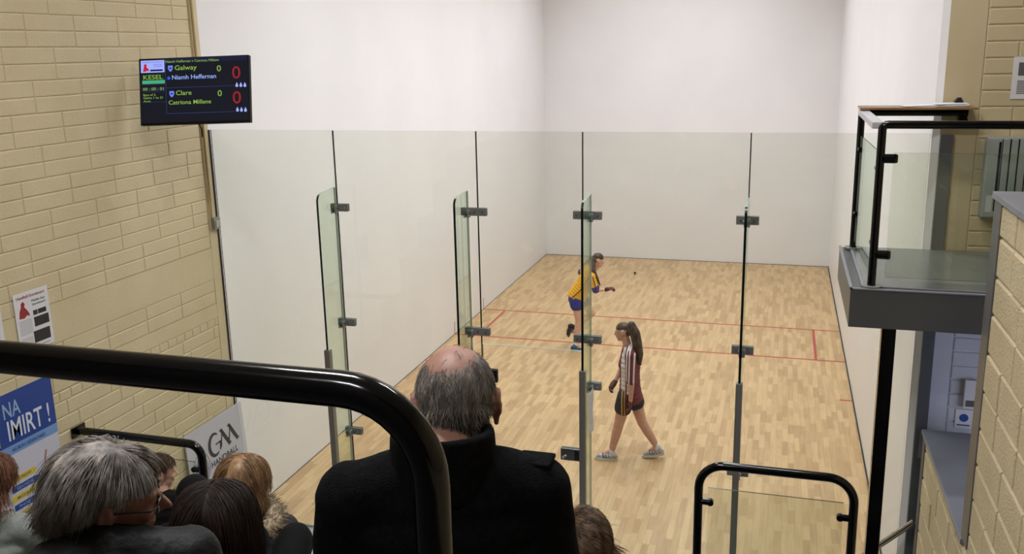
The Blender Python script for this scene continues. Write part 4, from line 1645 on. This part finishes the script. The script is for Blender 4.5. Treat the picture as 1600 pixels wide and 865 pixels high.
# --- grey-haired person with glasses looking right
root, o, Mh, K = sitter('person with collar-length grey hair and glasses turned to the right in a dark leather jacket', (3.775, -5.95, 3.680), -0.92, -0.17, 0.62, 0.93,
                        3.0, 2.62, SK_OLD, LEATHER, DENIM, shw=0.175, neck_drop=0.115, neck_back=0.09, sh_drop=0.02, bulk=1.12, jfold=0.028, nose=1.09, jaw=1.08, h_roll=0.12, collar=True, xoff=-0.03, kneepos=[(3.22, -5.60, 3.06), (3.40, -5.58, 3.06)])
HGL = hair_mat('long_grey_hair', (92, 86, 82), (178, 170, 163), 0.5)
ml = local(Mh, o)


def m_grey(u, g):
    if u[1] > 0.42 and u[2] < 0.42:
        return False
    if u[2] < -0.5:
        return False
    if u[2] < 0.1 and u[1] > 0.02:
        return False
    return True


def fl_grey(q, t):
    # parted near the top on the right side, swept over to both sides and forward to the brow
    s_ = 1.0 if q[0] > 0.1 else -1.0
    fwd = 0.25 if (q[1] > 0.25 and q[2] > 0.2) else -0.30
    return (s_ * 0.45 if q[2] > 0.1 else 0.0, fwd, -0.75 - 0.3 * t)


def st_grey(q):
    if q[1] > 0.0:
        return q[2] < 0.24
    return q[2] < -0.05 - 0.85 * min(1, -q[1] * 1.5)


hair = [strands(ml, (0, -0.022, 0.036), (0.080, 0.108, 0.094), 6000, 11, m_grey, fl_grey, lambda u, g: 0.14 + 0.05 * g.random(), 10, 0.04, 0.0008, fall=0.4, jit=0.15, stop=st_grey, puff=0.01)]
off = len(hair[0][0])
hs = [ell(ml @ V((0, -0.03, 0.042)), (0.083, 0.103, 0.093), ml.to_3x3()), ell(ml @ V((0, -0.066, 0.0)), (0.078, 0.062, 0.085), ml.to_3x3()),
      ell(ml @ V((0, -0.085, -0.045)), (0.066, 0.040, 0.055), ml.to_3x3())]
blob('hair', hs, HGL, root, voxel=0.006, smooth=3, folds=0.008, extra=hair[0])
# glasses
b = MB()
GL = lambda x, y, z: tuple(ml @ V((x, y, z)))
for sg in (-1, 1):
    ring_ = [GL(sg * 0.032 + 0.023 * math.cos(a), 0.098 - 0.006 * abs(math.cos(a)), 0.002 + 0.016 * math.sin(a)) for a in [2 * PI * i / 18 for i in range(19)]]
    b.tube(ring_, 0.0016, 6)
    b.tube([GL(sg * 0.055, 0.092, 0.008), GL(sg * 0.074, 0.08, 0.010), GL(sg * 0.079, 0.03, 0.012), GL(sg * 0.081, -0.012, 0.010)], 0.0020, 8)
b.tube([GL(-0.010, 0.099, 0.006), GL(0, 0.102, 0.009), GL(0.010, 0.099, 0.006)], 0.0016, 6)
b.build('glasses', 'blackm', root, smooth=True)
for sg in (-1, 1):
    eb = [ell(ml @ V((sg * 0.028, 0.071, 0.002)), (0.0105, 0.0105, 0.0095))]
    blob('eye', eb, pm('eye_white', (220, 215, 210), 0.3), root, voxel=0.002, smooth=1)
    b = MB(); b.tube([GL(sg * 0.028, 0.078, 0.001), GL(sg * 0.0285, 0.0815, 0.0005)], 0.0048, 12); b.build('iris', 'blackm', root)

# --- girl with long dark hair, tracksuit knees up
HD = hair_mat('dark_brown_hair', (30, 20, 17), (54, 37, 30), 0.62)
KNEES = [(3.545, -5.16, 3.10), (3.665, -5.11, 3.09)]
GREYJ = pm('dark_grey_quilted', (34, 36, 42), 0.7, var=0.2, bump=0.4, bscale=60)
root, o, Mh, K = sitter('girl with long dark brown hair in a grey jacket and black tracksuit, seen from behind', (3.745, -5.58, 3.42), 0.30, -0.12, 0.42, 0.88,
                        2.72, 2.60, SK_PALE, GREYJ, TRACK, shw=0.16, neck_drop=0.15, sh_drop=0.05, bulk=0.95, kneepos=KNEES)
ml = local(Mh, o)


def m_long(u, g):
    return not ((u[1] > 0.35 and u[2] < 0.45) or u[2] < -0.45 or (abs(u[0]) > 0.86 and u[2] < 0.25 and u[1] > -0.35))


ex = strands(ml, (0, -0.018, 0.034), (0.081, 0.104, 0.094), 4200, 21, m_long, lambda q, t: (0.5 * np.sign(q[0] + 0.02) * max(0, 1 - 2 * t), -0.3 * (1 - t), -0.9 - t), lambda u, g: 0.26 + 0.08 * g.random(), 12, 0.03, 0.0008, fall=1.2, jit=0.06, puff=0.0)
hs = [ell(ml @ V((0, -0.024, 0.036)), (0.077, 0.098, 0.087), ml.to_3x3()), ell(ml @ V((0, -0.058, -0.03)), (0.072, 0.052, 0.10), ml.to_3x3()), ell(ml @ V((0, -0.07, -0.12)), (0.066, 0.034, 0.09), ml.to_3x3())]
blob('hair', hs, HD, root, voxel=0.006, smooth=3, folds=0.006, extra=ex)
for i in (0, 1):
    sg = (-1, 1)[i]
    for q in (0.0, 0.022):
        b = MB()
        base = K['knees'][i] - o
        pts = [(K['pel'] - o).lerp(base, 0.5) + K['lat'] * sg * 0.085 + V((0, 0, 0.02 - q)), base + K['lat'] * sg * 0.066 + V((0, 0, 0.005 - q)) - K['fw'] * 0.01, base.lerp(K['feet'][i] - o, 0.5) + K['lat'] * sg * 0.064 - K['fw'] * q]
        b.tube(pts, 0.0045, 8)
        b.build('side_stripe', 'paper', root)

# --- child with light brown bob and fur-trimmed hood
HL = hair_mat('light_brown_hair', (112, 82, 54), (176, 140, 102), 0.42)
NAVY = pm('navy_coat', (10, 11, 20), 0.7, var=0.2, bump=0.3, bscale=60)
root, o, Mh, K = sitter('child with light brown bobbed hair in a navy coat with a fur-trimmed hood', (3.115, -4.55, 2.945), 0.15, -0.05, 0.40, 0.90,
                        2.22, 1.75, SK_PALE, NAVY, DENIM, shw=0.155, neck_drop=0.15, sh_drop=0.06, bulk=1.0)
ml = local(Mh, o)
ex = strands(ml, (0, -0.015, 0.036), (0.083, 0.102, 0.096), 3000, 31, m_grey, lambda q, t: (0.7 * np.sign(q[0]) * (1 - t), -0.15, -0.8 - t), lambda u, g: (0.13 + 0.05 * g.random()) * (0.7 if u[2] < 0.1 else 1), 8, 0.07, 0.0010, fall=0.9, jit=0.15, puff=0.0)
hs = [ell(ml @ V((0, -0.024, 0.040)), (0.086, 0.102, 0.093), ml.to_3x3()), ell(ml @ V((0, -0.045, -0.02)), (0.084, 0.066, 0.085), ml.to_3x3())]
blob('hair', hs, HL, root, voxel=0.006, smooth=3, folds=0.008, extra=ex)
FUR = hair_mat('hood_fur', (104, 88, 66), (176, 160, 134), 0.8)
hp_, ring_c = [], K['neck'] - o + V((0, 0, 0.0)) - K['fw'] * 0.03
fv, ff = [], []
gg = np.random.default_rng(4)
for k in range(17):
    a = -PI / 2 - PI * 0.80 + k * (PI * 1.6 / 16)
    dv = K['lat'] * math.cos(a) + K['fw'] * math.sin(a)
    p = ring_c + dv * (0.125 if math.sin(a) < 0 else 0.11) + V((0, 0, 0.015 + 0.012 * math.sin(a)))
    hp_.append(ell(p, (0.036, 0.036, 0.034)))
    for q in range(150):
        u = gg.normal(size=3); u /= np.linalg.norm(u)
        if u[2] < -0.5:
            continue
        p0 = np.array(p) + u * 0.030
        t_ = u * 0.7 + np.array(dv) * 0.4 + gg.normal(size=3) * 0.25
        p1 = p0 + t_ * 0.014; p2 = p1 + (t_ + np.array((0, 0, -0.3))) * 0.014
        sd = np.cross(t_, gg.normal(size=3)); sd /= np.linalg.norm(sd)
        o0 = len(fv)
        b2 = np.cross(t_ / np.linalg.norm(t_), sd)
        for pp, r0 in ((p0, 0.0016), (p1, 0.0011), (p2, 0.0003)):
            for a3 in range(3):
                fv.append(pp + (sd * math.cos(a3 * 2.0944) + b2 * math.sin(a3 * 2.0944)) * r0)
        for kk in range(2):
            for a3 in range(3):
                ff.append((o0 + kk * 3 + a3, o0 + kk * 3 + (a3 + 1) % 3, o0 + kk * 3 + 3 + (a3 + 1) % 3, o0 + kk * 3 + 3 + a3))
blob('fur_trim', hp_, FUR, root, voxel=0.008, smooth=2, extra=(np.array(fv), ff))
hd_ = [ell(K['neck'] - o - K['fw'] * 0.10 + V((0, 0, -0.05)), (0.12, 0.08, 0.09))]
blob('hood', hd_, NAVY, root, voxel=0.01, folds=0.012)

# --- person in black beanie
root, o, Mh, K = sitter('person in a black beanie and black jacket sitting near the left wall', (2.06, -3.5, 2.205), 0.2, -0.1, 0.3, 0.98,
                        1.45, 0.87, SK_PALE, TRACK, DENIM, shw=0.17, neck_drop=0.15, sh_drop=0.06, bulk=1.05)
ml = local(Mh, o)
bp_ = [ell(ml @ V((0, -0.014, 0.045)), (0.089, 0.108, 0.094), ml.to_3x3()), ell(ml @ V((0, -0.022, 0.0)), (0.088, 0.104, 0.07), ml.to_3x3())]
blob('beanie', bp_, TRACK, root, voxel=0.007, smooth=4)

# --- boy in profile behind the grey hair
ORG = pm('orange_collar', (220, 66, 40), 0.6, var=0.05)
HB = hair_mat('brown_hair', (58, 44, 34), (98, 78, 60), 0.5)
root, o, Mh, K = sitter('boy in profile with short brown hair and a touch of orange at his collar', (1.455, -3.02, 2.055), -0.75, -0.12, 0.2, 0.94,
                        1.30, 0.87, SK_PALE, TRACK, DENIM, shw=0.155, neck_drop=0.155, sh_drop=0.05, bulk=1.0, collar=False)
ml = local(Mh, o)
ex = strands(ml, (0, -0.015, 0.034), (0.079, 0.101, 0.092), 1500, 41, m_grey, lambda q, t: (0.3 * q[0], -0.2, -0.9), lambda u, g: 0.045 + 0.02 * g.random(), 5, 0.06, 0.0013, jit=0.3)
blob('hair', [ell(ml @ V((0, -0.024, 0.040)), (0.080, 0.098, 0.089), ml.to_3x3()), ell(ml @ V((0, -0.05, 0.0)), (0.073, 0.056, 0.07), ml.to_3x3())], HB, root, voxel=0.006, smooth=2, extra=ex)
cp = []
for k in range(36):
    a = 2 * PI * k / 36
    c0 = K['neck'] - o + V((0.070 * math.cos(a), 0.070 * math.sin(a), -0.02)); c1 = c0 + V((0, 0, 0.035))
    cp.append(cap(c0, 0.014, c1, 0.009))
blob('collar', cp, ORG, root, voxel=0.006)

# --- brown-haired child low at the bottom edge
root, o, Mh, K = sitter('brown-haired child whose tousled head shows right of the black coat at the bottom edge', (4.47, -4.60, 2.905), 0.5, 0.0, 0.3, 0.97,
                        2.1, 1.75, SK_PALE, NAVY, DENIM, shw=0.155, neck_drop=0.155, sh_drop=0.06, bulk=1.0)
ml = local(Mh, o)
ex = strands(ml, (0, -0.010, 0.034), (0.081, 0.100, 0.092), 2600, 51, lambda u, g: not (u[1] > 0.45 and u[2] < 0.35) and u[2] > -0.45, lambda q, t: (0.9, -0.15 + 0.4 * math.sin(q[2] * 5), -0.25 - 0.5 * t), lambda u, g: 0.06 + 0.03 * g.random(), 7, 0.07, 0.0011, fall=0.5, jit=0.25, puff=0.05)
HB2 = hair_mat('tousled_brown_hair', (76, 58, 44), (140, 114, 90), 0.45)
blob('hair', [ell(ml @ V((0, -0.020, 0.040)), (0.084, 0.098, 0.090), ml.to_3x3()), ell(ml @ V((0, -0.045, -0.01)), (0.080, 0.066, 0.08), ml.to_3x3())], HB2, root, voxel=0.006, smooth=2, folds=0.012, extra=ex)

# --- ginger-haired person at the left edge
HGI = hair_mat('ginger_hair', (98, 64, 46), (148, 104, 78), 0.55)
PALEJ = pm('pale_grey_green_jacket', (132, 138, 132), 0.8, var=0.1, bump=0.2, bscale=80)
root, o, Mh, K = sitter('ginger-haired person in a pale jacket cut off by the left picture edge', (2.115, -4.8, 2.935), 0.1, -0.1, 0.4, 1.0,
                        2.18, 1.75, SK_PALE, PALEJ, DENIM, shw=0.165, neck_drop=0.15, sh_drop=0.05, bulk=1.0)
ml = local(Mh, o)
ex = strands(ml, (0, -0.015, 0.036), (0.083, 0.104, 0.096), 2600, 61, m_grey, lambda q, t: (0.5 * np.sign(q[0]) * (1 - t), -0.2, -0.8 - t), lambda u, g: 0.10 + 0.05 * g.random(), 8, 0.10, 0.0011, fall=0.7, jit=0.3, puff=0.05)
blob('hair', [ell(ml @ V((0, -0.024, 0.040)), (0.086, 0.104, 0.094), ml.to_3x3()), ell(ml @ V((0, -0.05, -0.02)), (0.082, 0.064, 0.09), ml.to_3x3())], HGI, root, voxel=0.006, smooth=2, folds=0.01, extra=ex)


# ------------------------------------------------------------------ the players
def zebra(name, stops, axis='X', rough=0.7, extra=None):
    """cloth with hard-edged colour bands along an axis of the garment (part of the kit)"""
    m = bpy.data.materials.new(name); m.use_nodes = True
    nt = m.node_tree; b_ = nt.nodes['Principled BSDF']; b_.inputs['Roughness'].default_value = rough
    tc = nt.nodes.new('ShaderNodeTexCoord'); sp = nt.nodes.new('ShaderNodeSeparateXYZ')
    nt.links.new(tc.outputs['Object'], sp.inputs[0])
    mr = nt.nodes.new('ShaderNodeMapRange'); mr.inputs['From Min'].default_value = -0.5; mr.inputs['From Max'].default_value = 0.5
    nt.links.new(sp.outputs[axis], mr.inputs['Value'])
    r = nt.nodes.new('ShaderNodeValToRGB'); r.color_ramp.interpolation = 'CONSTANT'
    els = r.color_ramp.elements
    els[0].position = 0; els[0].color = lin(stops[0][1])
    els[1].position = stops[1][0] + 0.5; els[1].color = lin(stops[1][1])
    for p, c in stops[2:]:
        q = els.new(p + 0.5); q.color = lin(c)
    nt.links.new(mr.outputs[0], r.inputs[0]); nt.links.new(r.outputs[0], b_.inputs['Base Color'])
    return m


MAR, WHT = (108, 36, 46), (216, 208, 208)

# --- player in maroon and white, walking left
o = V((3.52, 2.15, 0.0))
root = empty('person', o)
tag(root, 'player in a maroon and white jersey walking left across the court with a long ponytail', 'person')
hd = V((3.468, 2.13, 1.508))
Mh = head_frame(hd, 1.50, -0.12, 0.0, 0.92)
neck = V((3.51, 2.14, 1.375)); shc = V((3.545, 2.14, 1.30)); pel = V((3.545, 2.15, 0.80))
SLn = V((3.575, 1.99, 1.285)); SLf = V((3.50, 2.29, 1.28))
ELn = V((3.597, 1.945, 1.0)); WRn = V((3.587, 1.955, 0.785))
ELf = V((3.43, 2.37, 1.02)); WRf = V((3.355, 2.30, 0.86))
hipn, hipf = V((3.52, 2.08, 0.80)), V((3.56, 2.23, 0.80))
kn_f = V((3.435, 2.08, 0.425)); an_f = V((3.355, 2.08, 0.10))
kn_r = V((3.675, 2.24, 0.42)); an_r = V((3.85, 2.24, 0.135))
latp = (0, 1, 0)
SKP = skin('player_skin', (206, 160, 138), (196, 148, 128))
bp = head_prims(Mh, 0.92) + [cap(Mh @ V((0, -0.02, -0.06)), 0.046, neck, 0.048)]
bp += slab(pel, shc, latp, [0.14, 0.11, 0.13, 0.11], [0.10, 0.08, 0.09, 0.06])
bp += limb([shc, SLn, ELn, WRn], [0.05, 0.046, 0.036, 0.024]) + limb([shc, SLf, ELf, WRf], [0.05, 0.046, 0.036, 0.024])
bp += hand_prims(WRn, (-0.1, 0.1, -1), (-1, 0.2, 0), 1, 0.88, 0.35) + hand_prims(WRf, (-0.5, -0.2, -0.6), (0.3, -0.2, -0.6), 1, 0.88, 0.8)
bp += limb([hipn, kn_f, kn_f.lerp(an_f, 0.35), an_f], [0.086, 0.056, 0.054, 0.033]) + limb([hipf, kn_r, kn_r.lerp(an_r, 0.35), an_r], [0.086, 0.056, 0.054, 0.033])
bp += [cap(an_f, 0.033, (3.25, 2.08, 0.04), 0.03), cap(an_r, 0.033, (3.74, 2.24, 0.04), 0.03)]
blob('body', rel(bp, o), SKP, root, voxel=0.007)
jp = slab((3.55, 2.15, 0.735), shc, latp, [0.165, 0.15, 0.15, 0.16, 0.13], [0.142, 0.118, 0.112, 0.118, 0.075], 12)
jp += [cap(shc + V((0, 0, 0.02)), 0.062, SLn, 0.062), cap(shc + V((0, 0, 0.02)), 0.062, SLf, 0.062)]
JM = zebra('maroon_white_jersey', [(-0.5, MAR), (-0.055, WHT), (0.0, MAR), (0.012, WHT), (0.062, MAR)])
blob('jersey', rel(jp, o), JM, root, voxel=0.008, smooth=4, folds=0.012)
SM = zebra('jersey_sleeve', [(-0.5, MAR), (0.015, WHT), (0.03, MAR), (0.045, WHT), (0.06, MAR), (0.095, WHT), (0.112, MAR)])
for nm, a, b_ in (('sleeve', SLn, ELn), ('sleeve', SLf, ELf)):
    blob(nm, rel([cap(a, 0.064, a.lerp(b_, 0.92), 0.058)], o), SM, root, voxel=0.008, smooth=3, folds=0.008)
sp = slab((3.55, 2.15, 0.70), (3.55, 2.15, 0.80), latp, [0.15, 0.15], [0.125, 0.125], 4)
sp += [cap(hipn - V((0, 0, 0.02)), 0.105, hipn.lerp(kn_f, 0.42), 0.098), cap(hipf - V((0, 0, 0.02)), 0.105, hipf.lerp(kn_r, 0.38), 0.098)]
SHM = zebra('dark_shorts', [(-0.5, (30, 32, 44)), (-0.045, (190, 140, 60)), (-0.03, (30, 32, 44)), (-0.015, (190, 140, 60)), (0.0, (96, 40, 50)), (0.02, (30, 34, 56))])
blob('shorts', rel(sp, o), SHM, root, voxel=0.008, smooth=3, folds=0.01)
HP = hair_mat('player_brown_hair', (58, 44, 38), (92, 74, 62), 0.45)
ml = local(Mh, o)
hs = [ell(ml @ V((0, -0.012, 0.044)), (0.074, 0.094, 0.080), ml.to_3x3()), ell(ml @ V((0, -0.062, 0.01)), (0.066, 0.045, 0.06), ml.to_3x3())]
pts = [Mh @ V((0, -0.075, 0.085)), V((3.565, 2.12, 1.60)), V((3.60, 2.11, 1.52)), V((3.63, 2.10, 1.40)), V((3.655, 2.095, 1.28)), V((3.67, 2.09, 1.16))]
hs += rel(limb(pts, [0.026, 0.044, 0.056, 0.058, 0.045, 0.014]), o)
blob('hair', hs, HP, root, voxel=0.007, smooth=3, folds=0.008)
b = MB(); tp_ = Mh @ V((0, -0.088, 0.074)) - o
b.tube([tp_ - V((0.006, 0, 0)), tp_ + V((0.012, 0, 0.004))], 0.026, 12); b.build('hair_tie', 'blackm', root)
GLV = pm('glove_brown', (96, 62, 54), 0.7, var=0.1)
blob('glove', rel([cap(WRf, 0.030, WRf + V((-0.02, -0.01, -0.03)), 0.036), cap(WRf + V((-0.02, -0.01, -0.03)), 0.036, WRf + V((-0.045, -0.015, -0.075)), 0.03)] + hand_prims(WRf, (-0.5, -0.2, -0.6), (0.3, -0.2, -0.6), 1, 0.98, 0.8), o), GLV, root, voxel=0.006)
MAROON = pm('maroon_glove', (112, 40, 48), 0.7, var=0.1)
blob('glove', rel(hand_prims(WRn, (-0.1, 0.1, -1), (-1, 0.2, 0), 1, 0.98, 0.35), o), MAROON, root, voxel=0.006)


def trainer(an, toe, heel, parent, o, upper, sole, accent, nm='trainer'):
    toe, heel = V(toe), V(heel)
    d = (toe - heel).normalized(); L = (toe - heel).length
    lt = V((0, 0, 1)).cross(d).normalized(); up = d.cross(lt) * -1
    if up.z < 0:
        up = -up
    pr = [cap(heel + d * 0.035 + up * 0.045, 0.036, heel + d * L * 0.5 + up * 0.042, 0.038), cap(heel + d * L * 0.5 + up * 0.042, 0.038, toe - d * 0.04 + up * 0.034, 0.027),
          cap(heel + d * 0.05 + up * 0.06, 0.037, V(an) - V((0, 0, 0.005)), 0.036)]
    s_ = blob(nm, rel(pr, o), upper, parent, voxel=0.006, smooth=2)
    b_ = MB()
    n = 26
    poly = []
    for i in range(n):
        a = 2 * PI * i / n
        x = math.cos(a) * L / 2; y = math.sin(a) * (0.040 + 0.008 * math.cos(a))
        poly.append((x, y))
    c_ = (toe + heel) / 2 - o
    b_.prism(poly, c_, d, lt, up, 0.026)
    b_.build('sole', sole, s_)
    for t in (0.35, 0.47, 0.59):
        b_ = MB()
        c0 = heel + d * L * t - o
        b_.tube([c0 + lt * 0.037 + up * 0.03 - d * 0.01, c0 + lt * 0.036 + up * 0.06 + d * 0.01, c0 + up * 0.082 + d * 0.012, c0 - lt * 0.036 + up * 0.06 + d * 0.01, c0 - lt * 0.037 + up * 0.03 - d * 0.01], 0.0045, 6)
        b_.build('lace', accent, s_)
    return s_


TW = pm('trainer_white', (200, 198, 200), 0.6, rgb2=(140, 138, 144), vscale=30)
TS = pm('trainer_sole', (206, 204, 196), 0.6, var=0.04)
TG = pm('trainer_dark_trim', (72, 66, 74), 0.6, var=0.05)
trainer(an_f, (3.165, 2.05, 0.001), (3.425, 2.08, 0.001), root, o, TW, TS, TG)
trainer(an_r, (3.685, 2.22, 0.001), (3.935, 2.25, 0.045), root, o, TW, TS, TG)
for a in (an_f, an_r):
    blob('sock', rel([cap(a + V((0, 0, -0.01)), 0.037, a + V((0, 0, 0.02)), 0.037)], o), 'paper', root, voxel=0.006)

# --- player in yellow, stepping right
o = V((2.2, 5.75, 0.0))
root = empty('person', o)
tag(root, 'player in a yellow jersey and blue shorts leaning forward behind the glass fin', 'person')
hd = V((2.478, 5.74, 1.448))
Mh = head_frame(hd, -1.15, -0.22, 0.0, 0.92)
neck = V((2.43, 5.75, 1.33)); shc = V((2.36, 5.75, 1.28)); pel = V((2.13, 5.76, 0.86))
SNr = V((2.42, 5.60, 1.235)); ENr = V((2.475, 5.58, 1.03)); WNr = V((2.62, 5.60, 1.035))
SFr = V((2.30, 5.90, 1.24)); EFr = V((2.16, 6.02, 1.18)); WFr = V((2.32, 6.10, 1.02))
h1, h2 = V((2.14, 5.69, 0.84)), V((2.17, 5.83, 0.84))
k1, a1 = V((2.185, 5.70, 0.50)), V((2.145, 5.70, 0.105))
k2, a2 = V((2.36, 5.85, 0.58)), V((2.11, 5.86, 0.335))
SKY = skin('player_fair_skin', (214, 172, 148), (204, 160, 136))
bp = head_prims(Mh, 0.92) + [cap(Mh @ V((0, -0.02, -0.06)), 0.046, neck, 0.048)]
bp += slab(pel, shc, latp, [0.14, 0.11, 0.13, 0.11], [0.10, 0.08, 0.09, 0.06])
bp += limb([shc, SNr, ENr, WNr], [0.05, 0.046, 0.036, 0.024]) + limb([shc, SFr, EFr, WFr], [0.05, 0.046, 0.036, 0.024])
bp += hand_prims(WNr, (1, 0.1, 0.3), (0, 0.3, -1), 1, 0.88, 0.75) + hand_prims(WFr, (0.8, 0.2, -0.4), (0, -1, -0.2), 1, 0.88, 0.7)
bp += limb([h1, k1, k1.lerp(a1, 0.35), a1], [0.088, 0.056, 0.055, 0.034]) + limb([h2, k2, k2.lerp(a2, 0.35), a2], [0.088, 0.056, 0.055, 0.034])
bp += [cap(a1, 0.033, (2.23, 5.70, 0.04), 0.03), cap(a2, 0.033, (2.06, 5.86, 0.25), 0.028)]
blob('body', rel(bp, o), SKY, root, voxel=0.007)
YEL = pm('yellow_jersey', (226, 166, 30), 0.65, var=0.04, vscale=8)
NAVYT = pm('navy_trim', (64, 48, 84), 0.6, var=0.05)
BLUE = pm('blue_shorts', (38, 48, 130), 0.6, var=0.08)
jp = slab((2.14, 5.76, 0.86), shc, latp, [0.17, 0.165, 0.155, 0.16, 0.13], [0.15, 0.135, 0.12, 0.12, 0.08], 12)
jp += [cap(shc + V((0, 0, 0.015)), 0.064, SNr, 0.064), cap(shc + V((0, 0, 0.015)), 0.064, SFr, 0.064), cap(SNr, 0.066, SNr.lerp(ENr, 0.75), 0.06), cap(SFr, 0.066, SFr.lerp(EFr, 0.75), 0.06)]
jy = blob('jersey', rel(jp, o), YEL, root, voxel=0.008, smooth=4, folds=0.014)
for a, b_ in ((SNr, ENr), (SFr, EFr)):
    blob('sleeve_cuff', rel([cap(a.lerp(b_, 0.82), 0.062, a.lerp(b_, 0.98), 0.060)], o), pm('purple_cuff', (70, 52, 120), 0.6), root, voxel=0.008)
b = MB()
b.tube([V(q) - o for q in ((2.40, 5.538, 1.26), (2.33, 5.60, 1.15), (2.255, 5.602, 1.03), (2.17, 5.595, 0.94), (2.09, 5.60, 0.87))], 0.007, 8)
b.build('side_piping', NAVYT, root)
b = MB()
b.tube([V(q) - o for q in ((2.435, 5.535, 1.24), (2.465, 5.52, 1.15), (2.485, 5.52, 1.07))], 0.007, 8)
b.build('sleeve_piping', NAVYT, root)
sp = slab((2.13, 5.76, 0.80), (2.14, 5.76, 0.90), latp, [0.15, 0.15], [0.125, 0.125], 4)
sp += [cap(h1 - V((0, 0, 0.02)), 0.106, h1.lerp(k1, 0.30), 0.10), cap(h2 - V((0, 0, 0.02)), 0.106, h2.lerp(k2, 0.33), 0.10)]
blob('shorts', rel(sp, o), BLUE, root, voxel=0.008, smooth=3, folds=0.01)
ml = local(Mh, o)
hs = [ell(ml @ V((0, -0.012, 0.044)), (0.075, 0.095, 0.081), ml.to_3x3()), ell(ml @ V((0, -0.06, 0.0)), (0.066, 0.045, 0.06), ml.to_3x3())]
HY = hair_mat('player_dark_hair', (54, 38, 32), (84, 62, 52), 0.45)
hs += rel(limb([Mh @ V((0, -0.085, 0.01)), V((2.42, 5.66, 1.40)), V((2.43, 5.61, 1.32)), V((2.49, 5.58, 1.22)), V((2.54, 5.58, 1.10))], [0.03, 0.036, 0.034, 0.022, 0.010]), o)
blob('hair', hs, HY, root, voxel=0.007, smooth=3, folds=0.006)
blob('glove', rel([cap(WNr, 0.028, WNr + V((0.03, 0, 0.012)), 0.032)] + hand_prims(WNr, (1, 0.1, 0.3), (0, 0.3, -1), 1, 1.0, 0.75), o), pm('dark_red_glove', (86, 40, 44), 0.7, var=0.1), root, voxel=0.006)
b = MB(); b.tube([WNr - o - V((0.008, 0, 0)), WNr - o + V((0.008, 0, 0.003))], 0.031, 14); b.build('wristband', 'blackm', root)
TB = pm('trainer_blue', (52, 110, 150), 0.6, rgb2=(30, 38, 66), vscale=26)
trainer(a1, (2.27, 5.68, 0.001), (2.055, 5.70, 0.001), root, o, TB, TS, TG)
trainer(a2, (1.99, 5.86, 0.16), (2.085, 5.86, 0.365), root, o, pm('trainer_black', (26, 26, 34), 0.6, var=0.2), TG, TG)
blob('sock', rel([cap(a1 + V((0, 0, 0.0)), 0.037, a1 + V((0, 0, 0.03)), 0.038)], o), 'paper', root, voxel=0.006)
blob('sock', rel([cap(a2, 0.038, a2.lerp(k2, 0.18), 0.042)], o), 'blackm', root, voxel=0.006)
